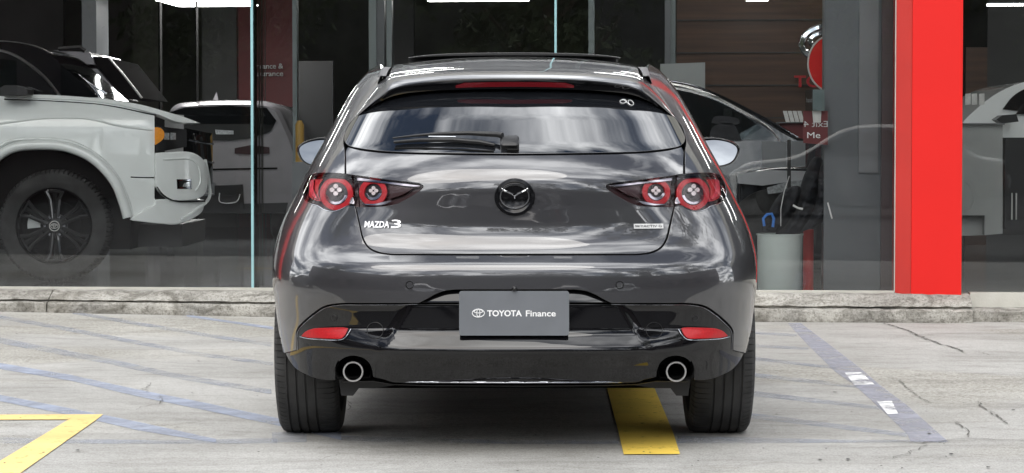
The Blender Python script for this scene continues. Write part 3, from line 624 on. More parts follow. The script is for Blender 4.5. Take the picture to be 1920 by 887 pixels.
# ---- tail lamps
def lens_panel(name, outline, m, parent, off, rim=0.004, step=0.008, ins=0.0, S=BS, sx=0):
    p = spline(outline, 3, closed=True) if not isinstance(outline, np.ndarray) else outline
    p = inset(p, ins) if ins else p
    if sx: p = mirrorpx([tuple(q) for q in p])
    return panel(name, S, S.inv(p), m, parent, off=off, rim=rim, step=step)
for sx in (0, 1):
    tl = thing_part('tail_lamp', car, (CX, CY, 0.9))
    OC = OUTER_LAMP[:]; OC[0] = (660, 327.5, 1); OC = OC + [(660.5, 345), (662.5, 370), OUTER_LAMP[-1]]
    OC = [(660, 327.5, 1), (640, 325), (620, 323.5)] + OUTER_LAMP[2:] + [(662, 355), (660, 327.5, 1)]
    IC = [(663, 328, 1)] + INNER_LAMP[2:] + [(664.5, 350), (663, 328, 1)]
    for oc in (OC, IC):
        lens_panel('lamp_housing', oc, 'lamp_dark', tl, -0.026, rim=0.002, sx=sx)
        lens_panel('lamp_surround', oc, 'lamp_black', tl, -0.030, rim=0.0, sx=sx) if 0 else None
        lens_panel('lamp_lens', oc, 'lens', tl, 0.0015, rim=0.022, ins=0.7, sx=sx)
    def ringp(cx, cy, ro, ri, m, off, cut=None, a0=0, a1=2 * PI, nm='light_ring'):
        o_ = ring_px(cx, cy, ro, ro, 40, a0, a1); i_ = ring_px(cx, cy, ri, ri, 40, a0, a1)
        if abs(a1 - a0 - 2 * PI) < 1e-6:
            if sx: o_, i_ = mirrorpx(o_), mirrorpx(i_)
            return panel(nm, BS, BS.inv(o_), m, tl, off=off, rim=0.006, step=0.008, holes=[BS.inv(i_)])
        p = o_ + i_[::-1]; p = mirrorpx(p) if sx else p; return panel(nm, BS, BS.inv(p), m, tl, off=off, rim=0.004, step=0.008)
    for (cx, cy, ro, ri, lx, ly, sp_, lr) in ((626.5, 360.5, 31, 22.5, 625.5, 353.5, 7.0, 4.1), (696.5, 358.5, 26.0, 17.5, 697.5, 356, 5.2, 3.3)):
        ringp(cx, cy, ro, ri, 'lamp_red', -0.010)
        bz = ring_px(cx, cy - 1, ri - 0.6, ri - 0.6, 32); bz = mirrorpx(bz) if sx else bz; panel('projector_bezel', BS, BS.inv(bz), 'lamp_black', tl, off=-0.016, rim=0.0, step=0.008)
        ringp(cx, cy - 1, ri - 1.2, ri - 5.5, 'dark_chrome', -0.010, a0=0.25, a1=PI - 0.25, nm='chrome_crescent')
        for dx_, dy_ in ((0, -1), (0, 1), (-1, 0), (1, 0)):
            q = ring_px(lx + dx_ * sp_, ly + dy_ * sp_, lr, lr, 14); q = mirrorpx(q) if sx else q; panel('led_optic', BS, BS.inv(q), 'led', tl, off=-0.009, rim=0.004, step=0.006, round_=0.0008)
    if 1:
        lens_panel('red_diffuser', [(577, 333, 1), (600, 331.5, 1), (592, 345), (591.5, 362), (596, 374, 1), (585, 372), (573.5, 364), (574, 350), (577, 333, 1)], 'lamp_red', tl, -0.014, sx=sx)
        lens_panel('ribbed_diffuser', [(577.5, 336, 1), (584, 335), (583.5, 352), (592, 371, 1), (581, 365), (576, 352), (577.5, 336, 1)], 'lamp_pink', tl, -0.009, sx=sx)
        lens_panel('lamp_brow', [(588, 328, 1), (622, 326.5), (658, 330.5, 1), (658, 334, 1), (622, 331), (588, 331, 1), (588, 328, 1)], 'dark_chrome', tl, -0.006, rim=0.002, sx=sx)
        lens_panel('lamp_brow', [(668, 331.5, 1), (730, 340.5), (787, 348, 1), (775, 349), (720, 342.5), (668, 336.5, 1), (668, 331.5, 1)], 'dark_chrome', tl, -0.006, rim=0.002, sx=sx)
        lens_panel('red_fillet', [(726, 345, 1), (772, 352, 1), (752, 364), (727, 372, 1), (729, 358), (726, 345, 1)], 'lamp_dark', tl, -0.012, sx=sx)
        lens_panel('lamp_foot', [(651, 379, 1), (657, 368), (661, 377, 1), (660.5, 381, 1), (651, 379, 1)], 'chrome', tl, -0.010, sx=sx)
        lens_panel('lamp_foot', [(672, 381, 1), (700, 384), (722, 381.5), (732, 376, 1), (716, 378.5), (700, 381.5), (672, 381, 1)], 'dark_chrome', tl, -0.008, rim=0.002, sx=sx)
    # bright bead under the outer lamp
    bead = OUTER_LAMP[5:] ; bp_ = spline([(p[0], p[1] + 1.2) for p in bead], 3); bp_ = mirrorpx(bp_) if sx else bp_
    pts = [tuple(BS.P(u, z) + BS.nrm(np.array(u), np.array(z))[0] * 0.001 + np.array(BS.off)) for u, z in BS.inv(bp_)]
    MB().tube(pts, 0.0013, 5).mk('lamp_bead', 'dark_chrome', tl, smooth=60)
# ---- badges and plate
fr = surf_frame(BS, 965, 369.5); fr = (fr[0], fr[1], fr[2], fr[3])
em = thing_part('emblem', car, tuple(fr[0]))
mb = MB(); prof = [(0.0686, -0.003), (0.0686, 0.004), (0.066, 0.008), (0.058, 0.0095), (0.054, 0.0065), (0.0001, 0.0065)]
mb.lathe(prof, 48, lambda r, a, h: frame_pt(fr, r * math.cos(a), r * 0.93 * math.sin(a), h)).mk('emblem_disc', 'badge_black', em, smooth=40)
mb = MB(); ellipse_ring(mb, fr, 0, 0.002, 0.0485, 0.0400, 0.0034, 0.0095, 48)
for s_ in (-1, 1):
    pts = [frame_pt(fr, s_ * a, b, 0.0095) for a, b in ((0.0005, -0.006), (0.0030, 0.004), (0.010, 0.011), (0.022, 0.0165), (0.034, 0.0215), (0.0445, 0.030))]; mb.tube(pts, [0.0008, 0.0026, 0.0040, 0.0044, 0.0042, 0.0015], 6)
mb.mk('winged_ring', 'chrome', em, smooth=60)
def px_frame(S, px, py, lift=0.0):
    f = surf_frame(S, px, py); return (f[0] + f[3] * lift, f[1], f[2], f[3])
def pxw(S, a, b, y): p = S.inv([(a, y), (b, y)]); q = S.P(p[:, 0], p[:, 1]); return float(np.linalg.norm(q[1] - q[0]))
f = px_frame(BS, 684, 427, 0.001); put_text('model_badge', 'MAZDA', f, pxw(BS, 684, 731, 427), 0.0225, 0.003, 'white_chrome', car, offset=0.016)
f = px_frame(BS, 734, 427.5, 0.001); put_text('model_badge', '3', f, pxw(BS, 734, 752, 427), 0.0275, 0.003, 'white_chrome', car, offset=0.0)
f = px_frame(BS, 1188.5, 429, 0.0005); w_ = pxw(BS, 1188.5, 1243, 429); bd = MB().add([frame_pt(f, a, b, c) for c in (0, 0.0025) for a, b in ((0, 0), (w_, 0), (w_, 0.0165), (0, 0.0165))], [(3, 2, 1, 0), (4, 5, 6, 7), (0, 1, 5, 4), (1, 2, 6, 5), (2, 3, 7, 6), (3, 0, 4, 7)]).mk('engine_badge', 'led', car)
f2 = (np.array(frame_pt(f, 0.004, 0.0045, 0.0026)), f[1], f[2], f[3]); put_text('badge_lettering', 'SKYACTIV G', f2, w_ - 0.010, 0.0075, 0.0006, 'matte_black', bd, offset=0.012)
# plate
def rrect(x0, y0, x1, y1, r, n=6):
    out = []
    for cx, cy, a in ((x1 - r, y1 - r, 0), (x0 + r, y1 - r, PI / 2), (x0 + r, y0 + r, PI), (x1 - r, y0 + r, 3 * PI / 2)):
        out += [(cx + r * math.cos(a + PI / 2 * i / n), cy + r * math.sin(a + PI / 2 * i / n)) for i in range(n + 1)]
    return out
p00, p11 = at(861, 629, CY + 0.005), at(1067, 545.5, CY + 0.005)
fr = ((p00[0], CY + 0.004, p00[2]), (1, 0, 0), (0, 0, 1), (0, -1, 0)); pw, ph = p11[0] - p00[0], p11[2] - p00[2]
pl = thing_part('number_plate', car, (p00[0] + pw / 2, CY + 0.004, p00[2]))
MB().prism(rrect(0, 0, pw, ph, 0.009), 0, 0.004, lambda a, b, c: frame_pt(fr, a, b, c)).mk('plate_panel', 'plate', pl)
k = pw / 206.0
put_text('plate_lettering', 'TOYOTA', (np.array(frame_pt(fr, 52.5 * k, (629 - 593) * k, 0.0041)), fr[1], fr[2], fr[3]), 65 * k, 11.6 * k, 0.0006, 'white', pl, offset=0.028)
put_text('plate_lettering', 'Finance', (np.array(frame_pt(fr, 125 * k, (629 - 593.2) * k, 0.0041)), fr[1], fr[2], fr[3]), 56 * k, 11.6 * k, 0.0006, 'white', pl, offset=0.018)
three_ovals('plate_emblem', (np.array(frame_pt(fr, 36 * k, (629 - 587) * k, 0.0041)), fr[1], fr[2], fr[3]), 22.5 * k, 'white', pl, c=0.0004)
c0 = at(964.5, 541.5, CY - 0.006); MB().lathe([(0.0001, -0.008), (0.006, -0.006), (0.009, 0.0), (0.009, 0.02)], 16, lambda r, a, h: (c0[0] + r * math.cos(a), c0[1] + h, c0[2] + r * math.sin(a))).mk('reversing_camera', 'gloss_black', car, smooth=60)
# ---- spoiler
def S3(px, py): u, z = BS.inv([(px, py)])[0]; return BS.P(u, z) + np.array(BS.off)
yt = float(S3(666, 219)[1]) - CY
A_ = [(666, 218.2, None), (684, 191, None), (702, 166.5, None), (717.5, 146, None), (735, 141.5, .76), (772, 134.5, .78), (850, 127, .80), (965, 124, .81)]
B_ = [(667, 220.3), (687, 201.5), (702, 188.5), (717, 176), (734, 165), (772, 155.5), (850, 147.5), (965, 145)]
C_ = [(667.5, 221.2), (690, 204.5), (706, 194.5), (722, 186), (741, 179), (776, 173), (850, 168.5), (965, 166.5)]
def P3(x, y, Y): return np.array(at(x, y, CY + Y))
A3 = [P3(x, y, (float(S3(x, y)[1]) - CY) if Y is None else Y) for x, y, Y in A_]
B3 = [P3(x, y, .445 + (yt - .455) * (abs(x - 965) / 300.0) ** 2.2) for x, y in B_]
C3 = [P3(x, y, .470 + (yt - .465) * (abs(x - 965) / 300.0) ** 2.2) for x, y in C_]
def resample(P, n=44):
    P = [np.array(p) for p in P]; Q = [P[0]] + P + [P[-1] * np.array([-1, 1, 1]) + np.array([2 * CX, 0, 0]) if 0 else P[-2] * 1.0]
    Q = [2 * P[0] - P[1]] + P + [np.array([2 * CX - P[-2][0], P[-2][1], P[-2][2]])]
    out_ = []
    for i in range(n + 1):
        t = i / n * (len(P) - 1); k_ = min(int(t), len(P) - 2); t -= k_; p0, p1, p2, p3 = Q[k_:k_ + 4]
        out_.append(0.5 * (2 * p1 + (p2 - p0) * t + (2 * p0 - 5 * p1 + 4 * p2 - p3) * t * t + (3 * p1 - p0 - 3 * p2 + p3) * t**3))
    return out_
def mir(L): return L + [np.array([2 * CX - p[0], p[1], p[2]]) for p in L[::-1][1:]]
Af, Bf, Cf = mir(resample(A3)), mir(resample(B3)), mir(resample(C3)); nS = len(Af)
def bulge(i): w = math.sin(PI * i / (nS - 1)); return 0.014 * w ** 0.5
mb = MB(); V = []
for i in range(nS):
    a, b, c = Af[i], Bf[i], Cf[i]; up = np.array([0, 0, 1.0]); bw = min(1.0, 3 * min(i, nS - 1 - i) / (nS / 2))
    V += [a + np.array([0, .012, -.012]), a, a * .66 + b * .34 + up * bulge(i) * .8, a * .33 + b * .67 + up * bulge(i) * .8, b + (a - b) * 0.03 + up * 0.002 * bw, b + np.array([0, -0.002 * bw, -0.003 * bw]), b + np.array([0, 0.002 * bw, -0.006 * bw]) ]
k_ = 7; F = [(i * k_ + j, i * k_ + j + 1, (i + 1) * k_ + j + 1, (i + 1) * k_ + j) for i in range(nS - 1) for j in range(k_ - 1)]
spo = mesh('roof_spoiler', V, F, 'paint', car); sharp(spo, 50)
V = []
for i in range(nS):
    a, b, c = Af[i], Bf[i], Cf[i]; bw = min(1.0, 3 * min(i, nS - 1 - i) / (nS / 2))
    V += [b + np.array([0, 0.002 * bw, -0.006 * bw]), b * .5 + c * .5 + np.array([0, 0.004 * bw, 0]), c, c + np.array([0, .05 * bw, .006 * bw]), c + np.array([0, .14 * bw, .03 * bw])]
k_ = 5; F = [(i * k_ + j, i * k_ + j + 1, (i + 1) * k_ + j + 1, (i + 1) * k_ + j) for i in range(nS - 1) for j in range(k_ - 1)]
sharp(mesh('spoiler_fascia', V, F, 'gloss_black', car), 50)
mb = MB(); idx = [i for i in range(nS) if abs(Bf[i][0] - CX) < 0.222]; V = []
for n_, i in enumerate(idx):
    b, c = Bf[i], Cf[i]; e = 0.5 + 0.5 * min(1, 1.2 * min(n_, len(idx) - 1 - n_)); lo_, hi_ = 0.78, 0.78 - 0.42 * e
    for t, d in ((hi_, 0.0), (hi_, -0.004), (lo_, -0.004), (lo_, 0.0)): V.append(b * (1 - t) + c * t + np.array([0, d + 0.004, -0.002]))
F = [(i * 4 + j, i * 4 + j + 1, (i + 1) * 4 + j + 1, (i + 1) * 4 + j) for i in range(len(idx) - 1) for j in range(3)]
mesh('high_stop_lamp', V, F, 'stop_red', car)
# ---- roof, rails, sunroof, windscreen, bonnet
zc = tab([0, .7, .8, 1.0, 1.2, 1.5, 1.8, 2.1, 2.4, 2.6, 3], [1.30, 1.336, 1.350, 1.371, 1.387, 1.406, 1.416, 1.416, 1.408, 1.396, 1.36], 0.0)
zcg = lambda y: float(np.interp(y, [.7, .8, 1.0, 1.2, 1.5, 1.8, 2.1, 2.4, 2.6], [1.336, 1.350, 1.371, 1.387, 1.406, 1.416, 1.416, 1.408, 1.396]))
seamL = [p for p in Af if abs(p[0] - CX) < 0.462]
def roof_pt(p, v, ex=1.0):
    x0, y0 = p[0] - CX, p[1] - CY; y = y0 + v * (2.58 - y0); x = x0 * (1 + 0.045 * min(1, v * 2)) * ex
    f_ = lambda yy, xx: zcg(yy) - 0.036 * (abs(xx) / 0.5) ** 2.4; z = f_(y, x) + (p[2] - f_(y0, x0)) * max(0, 1 - v * 3) ** 2
    return CARW(x, y, z)
mb = MB(); mb.grid(lambda i, v: roof_pt(seamL[int(i)], v), range(len(seamL)), np.concatenate([[0], np.linspace(0.004, 1, 30)])); mb.mk('roof', 'paint', car, smooth=60)
for sx in (-1, 1):
    e = [p for p in Af if 0.462 < sx * (p[0] - CX) < 0.52]; e.sort(key=lambda p: abs(p[0])); p_in = e[0]; p_out = A3[3].copy(); p_out[0] = CX + sx * abs(p_out[0] - CX)
    mb = MB(); rows = []
    for v in np.linspace(0, 1, 20):
        y = .76 + v * 1.8; xin = (0.470 + 0.021 * min(1, v * 2)); xo = 0.4905 + 0.036 * min(1, v * 2.2); zo = float(np.interp(y, [.70, .8, 1.0, 1.2, 1.5, 2.0], [1.306, 1.317, 1.338, 1.354, 1.370, 1.376])) - 0.004; zi = zcg(y) - 0.036 * (xin / .5) ** 2.4 - 0.006
        rows.append([CARW(sx * xin, y, zi), CARW(sx * xo, y, zo), CARW(sx * (xo + 0.012), y, zo - 0.03)])
    V = [q for r in rows for q in r]; F = [(i * 3 + j, i * 3 + j + 1, i * 3 + j + 4, i * 3 + j + 3) for i in range(19) for j in range(2)]
    mesh('roof_moulding', V, F, 'trim_grey', car, smooth=True)
mb = MB(); sr = []
def sun_pt(s_, v, top): x = -0.435 + 0.87 * s_; e_ = abs(2 * s_ - 1) ** 3; return CARW(x, 1.86 + 0.05 * (1 - e_) * 0 + v * 0.5, 1.4385 - 0.010 * (2 * s_ - 1) ** 2 - 0.010 * e_ ** 2 - v * 0.012 + (0 if top else -0.012 + 0.008 * e_))
N_ = 30; V = []
for i in range(N_ + 1):
    s_ = i / N_; V += [sun_pt(s_, 1, True), sun_pt(s_, 0.02, True), sun_pt(s_, 0, True)[:2] + (sun_pt(s_, 0, True)[2] - 0.003,), sun_pt(s_, 0, False), sun_pt(s_, 1, False)]
F = [(i * 5 + j, i * 5 + (j + 1) % 5, (i + 1) * 5 + (j + 1) % 5, (i + 1) * 5 + j) for i in range(N_) for j in range(5)]
sharp(mesh('sunroof', V, F, 'satin_black', car), 40)
mb = MB(); mb.grid(lambda s_, v: CARW(s_ * (0.49 + 0.21 * v), 2.58 + 0.78 * v - 0.10 * s_ * s_ * v, 1.39 - 0.42 * v - 0.035 * s_ * s_ * (1 - v)), np.linspace(-1, 1, 17), np.linspace(0, 1, 10)); mb.mk('windscreen', 'side_glass', car, smooth=60)
mb = MB(); mb.grid(lambda s_, v: (lambda y: CARW(s_ * (0.76 * (1 - max(0, (y - 3.55) / 0.925) ** 2.6) ** (1 / 2.6) + 0.02), y, float(np.interp(y, [3.2, 3.6, 3.9, 4.2, 4.4, 4.47], [.99, .95, .90, .84, .76, .68])) + 0.05 * (1 - abs(s_) ** 2.5)))(3.2 + 1.24 * v), np.linspace(-1, 1, 17), np.linspace(0, 1, 16)); mb.mk('bonnet', 'paint', car, smooth=60)
# side windows
for sx in (-1, 1):
    uvw = [(sx * BS.u_at_y(y, z), z) for y, z in ((1.15, 1.02), (1.25, 1.14), (1.55, 1.30), (1.9, 1.345), (2.4, 1.34), (2.75, 1.18), (3.02, 1.03), (2.0, 1.01))]
    panel('side_window', BS, uvw, 'side_glass', car, off=0.003, rim=0.006, step=0.03)
# ---- wiper
def sP(px, py, lift): u, z = BS.inv([(px, py)])[0]; return tuple(BS.P(u, z) + BS.nrm(np.array(u), np.array(z))[0] * lift + np.array(BS.off))
wp = thing_part('rear_wiper', car, sP(960, 280, 0.0))
MB().tube([sP(*p) for p in ((741, 272, .012), (790, 269, .014), (850, 268.5, .014), (900, 272, .013), (928, 277, .012))], [.006, .0085, .009, .0085, .006], 8, flat=0.9).mk('blade', 'satin_black', wp, smooth=50)
MB().tube([sP(*p) for p in ((741, 280, .004), (800, 280, .004), (880, 283, .004), (926, 286, .004))], 0.0035, 6).mk('rubber', 'matte_black', wp, smooth=50)
MB().tube([sP(*p) for p in ((740, 268, .02), (780, 264.5, .022), (820, 262, .024), (880, 261.5, .026), (933, 265, .028), (942, 268, .030))], [.003, .0045, .006, .008, .010, .011], 8).mk('arm', 'satin_black', wp, smooth=50)
MB().tube([sP(*p) for p in ((806, 266.8, .024), (856, 267.6, .024))], 0.0018, 5).mk('clip', 'chrome', wp)  # chrome sliver draws the metallic highlight on the wiper arm
q = rrect(938, 263, 973.5, 281.5, 6); V = [sP(x, y, l) for l in (.0, .020, .026) for x, y in [(955 + (a - 955) * (1 if l < .025 else .80), 272 + (b - 272) * (1 if l < .025 else .7)) for a, b in q]]; n = len(q)
sharp(mesh('wiper_cap', V, [tuple(range(2 * n, 3 * n))] + [(j * n + i, j * n + (i + 1) % n, (j + 1) * n + (i + 1) % n, (j + 1) * n + i) for j in (0, 1) for i in range(n)], 'satin_black', wp), 40)
MB().tube([sP(951, 285.5, .01), sP(973, 286, .01)], 0.006, 6).mk('wiper_base', 'matte_black', wp)
# handwritten 90 in white marker on the rear glass
V9 = [[(1162, 191), (1166, 188.5), (1172, 189), (1174, 192), (1169, 195), (1163, 194), (1162, 191), (1168, 189), (1175, 194), (1180, 198)], [(1177, 190), (1181, 189.5), (1186, 193), (1187, 197.5), (1183, 199), (1178, 195), (1177, 190)]]
mb = MB()
for st in V9: mb.tube([sP(x, y, 0.004) for x, y in spline(st, 1.5)], 0.0012, 4)
mb.mk('marker_writing', 'white', car)
# ---- door mirrors
for sx in (-1, 1):
    Ym = CY + 2.86
    ol = spline([(612 + 14, 258), (605, 257.5), (588, 260), (570, 266), (558.5, 274.5), (557, 282), (561, 294), (568, 304), (580, 310.5), (598, 313.5), (616, 308), (628, 292), (630, 270), (626, 258)], 3, closed=True)
    if sx > 0: ol = [(1943.5 - x, y) for x, y in ol]
    cxm = sum(p[0] for p in ol) / len(ol); cym = sum(p[1] for p in ol) / len(ol); V = []; n = len(ol)
    mr = thing_part('door_mirror', car, at(cxm, cym, Ym))
    for sc, d in ((0.86, -0.002), (0.93, -0.016), (1.0, -0.008), (1.01, 0.02), (0.97, 0.07), (0.80, 0.12), (0.4, 0.15)):
        V += [(lambda q: (q[0], q[1] + d, q[2]))(at(cxm + (x - cxm) * sc, cym + (y - cym) * sc, Ym)) for x, y in ol]
    F = [(j * n + i, j * n + (i + 1) % n, (j + 1) * n + (i + 1) % n, (j + 1) * n + i) for j in range(6) for i in range(n)] + [tuple(range(6 * n, 7 * n))]
    sharp(mesh('mirror_housing', V, F, 'gloss_black', mr), 40)
    V = [(lambda q: (q[0], q[1] + 0.0 + (q[2] - at(cxm, cym, Ym)[2]) * 0.16 + sx * (q[0] - at(cxm, cym, Ym)[0]) * -0.10, q[2]))(at(cxm + (x - cxm) * 0.885, cym + (y - cym) * 0.885, Ym)) for x, y in ol]
    mesh('mirror_glass', V, [tuple(range(n))], 'mirror', mr)
    c_ = at(cxm, cym, Ym); MB().tube([(c_[0] - sx * 0.03, Ym + 0.06, c_[2] - 0.05), (CX + sx * 0.74, Ym + 0.10, 0.98)], [0.03, 0.035], 8).mk('mirror_arm', 'gloss_black', mr, smooth=50)
# ================================================================== ground and markings
def gz(x, y): return 0.034 * float(sstep(0.3, -3.2, np.array(x)) if 0 else np.clip((-x - 0.9) / 2.4, 0, 1)) * float(np.clip((y - 11.5) / 3.6, 0, 1))
xs = np.unique(np.concatenate([np.linspace(-60, -5, 12), np.linspace(-5, 5, 41), np.linspace(5, 60, 12)])); ys = np.unique(np.concatenate([np.linspace(-80, 4, 15), np.linspace(4, 17, 53), np.linspace(17, 60, 8)]))
g = MB().grid(lambda x, y: (x, y, gz(x, y) if y < 17 else -0.02), xs, ys).mk('ground', 'concrete', smooth=None, kind='structure'); g.data.shade_smooth()
LAY = [0.004]
MB().grid(lambda x, y: (x, y, 0.004), np.linspace(-58, 58, 12), np.linspace(-78, 6.95, 16)).mk('unseen_asphalt', 'asphalt', kind='structure')  # unseen dark sheet added to cut bright ground reflections in glass and bumper
def marking(name, pxs, m, dz=None, sub=5):
    """flat painted shape given by its corners (quad strip: pairs left/right)"""
    z = 0.0005 + 0.5 * (LAY[0] if dz is None else dz); mb = MB(); L = []
    for (a, b) in pxs:
        L.append((on_ground(*a), on_ground(*b)))
    R = []
    for i in range(len(L) - 1):
        for k in range(sub): t = k / sub; R.append([tuple(L[i][j][c] * (1 - t) + L[i + 1][j][c] * t for c in range(3)) for j in (0, 1)])
    R.append([L[-1][0], L[-1][1]]); V = []
    for a, b in R: V += [(a[0], a[1], gz(a[0], a[1]) + z), (b[0], b[1], gz(b[0], b[1]) + z)]
    return mb.add(V, [(2 * i, 2 * i + 1, 2 * i + 3, 2 * i + 2) for i in range(len(R) - 1)]).mk(name, m, g)
def vstrip(name, pts, m, dz):      # pts: (x, y_top, y_bottom)
    return marking(name, [((x, a), (x, b)) for x, a, b in pts], m, dz)
vstrip('painted_line', [(-260, 690, 700), (0, 741, 753), (160, 772, 785), (260, 792, 808), (405, 824, 831)], 'blue_line', 0.003)
vstrip('painted_line', [(-260, 634, 642), (0, 682, 693), (130, 703, 714), (258, 731, 744), (380, 755, 769), (512, 783, 797), (640, 811, 826)], 'blue_line', 0.003)
vstrip('painted_line', [(-260, 597, 604), (0, 638, 648), (206, 674, 684), (332, 701, 711), (509, 731, 740)], 'blue_faint', 0.003)
vstrip('painted_line', [(0, 601, 607), (100, 615, 622), (206, 633, 640), (387, 664, 671), (512, 680, 686)], 'blue_faint', 0.003)
vstrip('painted_line', [(136, 592, 597), (258, 609, 615), (400, 630, 636), (509, 644, 651)], 'blue_faint', 0.003)
vstrip('painted_line', [(350, 595, 599), (430, 605, 609), (512, 615, 620)], 'blue_line', 0.003)
vstrip('painted_line', [(0, 820, 832), (60, 823, 832), (300, 826, 833), (520, 822, 832)], 'blue_faint', 0.0022)
vstrip('painted_line', [(510, 812, 830), (575, 812, 830)], 'blue_faint', 0.0042)
vstrip('painted_line', [(640, 817, 826), (700, 820, 829), (950, 826, 833), (1160, 826, 833)], 'blue_faint', 0.0022)
vstrip('painted_line', [(1270, 818, 832), (1416, 821, 832), (1560, 825, 831), (1774, 826, 830)], 'blue_faint', 0.0022)
marking('bay_line', [((1477, 607), (1501, 606)), ((1515, 648), (1557, 648)), ((1566, 698), (1612, 690)), ((1601, 722), (1649, 722)), ((1652, 768), (1700, 760)), ((1700, 814), (1752, 806)), ((1708, 829), (1778, 829))], 'lilac_line', 0.0032)
for q in ([(1380, 621, 625), (1416, 622, 627), (1494, 627, 632)], [(1380, 644, 649), (1416, 646, 651), (1516, 652, 657)], [(1380, 668, 674), (1416, 670, 676), (1567, 688, 693)], [(1380, 696, 704), (1416, 700, 708), (1623, 724, 730)],
          [(1330, 724, 734), (1416, 734, 744), (1685, 767, 773)], [(1330, 762, 772), (1416, 776, 786), (1700, 812, 820)]): vstrip('painted_line', q, 'blue_faint', 0.0022)
marking('white_patch', [((1584, 700), (1614, 699)), ((1602, 723), (1640, 722))], 'white_line', 0.0050)
marking('white_patch', [((1644, 754), (1672, 753)), ((1664, 778), (1684, 777))], 'white_line', 0.0052)
y1 = marking('yellow_line', [((-700, 779), (-700, 789)), ((0, 779), (0, 788.5)), ((140.5, 778.5), (128.5, 788))], 'yellow_line', 0.0060)
marking('yellow_line', [((141, 778.5), (193.5, 778.3)), ((129, 788), (180, 789)), ((0, 866), (62, 872)), ((-160, 960), (-70, 965))], 'yellow_line', 0.0062)
marking('yellow_line', [((1112, 600), (1166, 600)), ((1137, 724), (1226, 726)), ((1160, 813), (1262, 812)), ((1169.5, 853.5), (1275, 853))], 'yellow_deep', 0.0060)
def crack(pts, w0=0.006, seed=0, br=True):
    r = random.Random(seed); P = []
    for i in range(len(pts) - 1):
        a, b = on_ground(*pts[i]), on_ground(*pts[i + 1]); n = max(3, int(math.hypot(a[0] - b[0], a[1] - b[1]) / 0.03))
        for k in range(n): t = k / n; P.append((a[0] * (1 - t) + b[0] * t + r.gauss(0, .007), a[1] * (1 - t) + b[1] * t + r.gauss(0, .014)))
    P.append(on_ground(*pts[-1])[:2]); V = []
    for i, (x, y) in enumerate(P):
        w = w0 * r.uniform(0.25, 1.0) * min(1, 0.3 + i / 4, 0.3 + (len(P) - i) / 6); d = (P[min(i + 1, len(P) - 1)][0] - P[max(i - 1, 0)][0], P[min(i + 1, len(P) - 1)][1] - P[max(i - 1, 0)][1]); l = math.hypot(*d) or 1
        nx, ny = -d[1] / l * w / 2, d[0] / l * w / 2; V += [(x + nx, y + ny * 1.5, gz(x, y) + 0.0042), (x - nx, y - ny * 1.5, gz(x, y) + 0.0042)]
    return mesh('crack', V, [(2 * i, 2 * i + 1, 2 * i + 3, 2 * i + 2) for i in range(len(P) - 1)], 'crack', g)
crack([(1655, 606), (1700, 620), (1722, 630), (1760, 645), (1795, 655), (1808, 662)], 0.018, 1); crack([(1692, 625), (1720, 629), (1762, 627)], 0.009, 2); crack([(1830, 660), (1855, 667)], 0.008, 3)
crack([(1680, 710), (1712, 738), (1735, 752), (1742, 756)], 0.007, 4); crack([(1828, 752), (1850, 770), (1872, 782), (1888, 796)], 0.009, 5); crack([(1790, 790), (1812, 806), (1816, 822)], 0.007, 6)
crack([(1650, 826), (1730, 832), (1800, 824), (1900, 827), (1990, 829)], 0.006, 7); crack([(1722, 833), (1736, 836), (1700, 855), (1640, 866)], 0.004, 8); crack([(275, 718), (281, 722), (272, 731), (280, 737)], 0.006, 9)
crack([(302, 742), (303, 756), (270, 764), (255, 770)], 0.005, 10); crack([(250, 691), (330, 693), (400, 697)], 0.003, 11); crack([(1700, 707), (1800, 702), (1900, 705)], 0.003, 12)
crack([(1640, 640), (1760, 662), (1880, 668)], 0.002, 13); crack([(80, 800), (240, 808), (420, 800)], 0.003, 14); crack([(652, 752), (656, 768), (648, 776)], 0.006, 15); crack([(600, 866), (640, 852)], 0.003, 16)
mb = MB(); r = random.Random(3)
for px, py in [(372, 679), (32, 632), (1742, 815), (1565, 737), (1852, 878), (1783, 853), (1538, 864), (1900, 770), (146, 846), (1590, 863), (228, 604)] + [(r.uniform(0, 1920), r.uniform(625, 885)) for _ in range(120)]:
    x, y, _ = on_ground(px, py); q = r.uniform(0.0018, 0.005) if py != int(py) else 0.008; n = 7; a = r.random() * 6
    if abs(x - CX) < 0.95 and 8.9 < y < 13: continue
    mb.add([(x + q * math.cos(a + 2 * PI * i / n) * r.uniform(.6, 1.2), y + q * 2.0 * math.sin(a + 2 * PI * i / n) * r.uniform(.6, 1.2), gz(x, y) + 0.0048) for i in range(n)], [tuple(range(n))])
mb.mk('debris_specks', 'speck', g, kind='stuff')
# ================================================================== kerb and plinth
def kerb_piece(name, s0, s1, prof, parent=None, m='kerb', rough=0.006, n=None, seed=0, endcap=True, **k):
    r = random.Random(seed); n = n or max(4, int((s1 - s0) / 0.05)); V = []; kk = len(prof)
    for i in range(n + 1):
        s = s0 + (s1 - s0) * i / n; e = 0.012 if i in (0, n) and endcap else 0.0
        for j, (t, z) in enumerate(prof):
            jj = 0 if z < 0.005 or j == kk - 1 else rough; V.append(BL(s, t + r.uniform(-jj, jj) + e * (1 if t < -0.03 else 0), z + r.uniform(-jj, jj) * 0.5 + gz(*BL(s, t, 0)[:2]) * max(0, 1 - z / 0.16)))
    F = [(i * kk + j, (i + 1) * kk + j, (i + 1) * kk + j + 1, i * kk + j + 1) for i in range(n) for j in range(kk - 1)] + [tuple(range(kk))[::-1], tuple(n * kk + j for j in range(kk))]
    return sharp(mesh(name, V, F, m, parent, **k), 45)
sK = lambda px, t=-0.25: blpx(px, 580, t)[0]
kerb = thing('kerb', 'weathered two-step concrete kerb running under the shopfront glass', 'kerb', BL(0, -0.2, 0)); del kerb['category']; kerb['kind'] = 'structure'
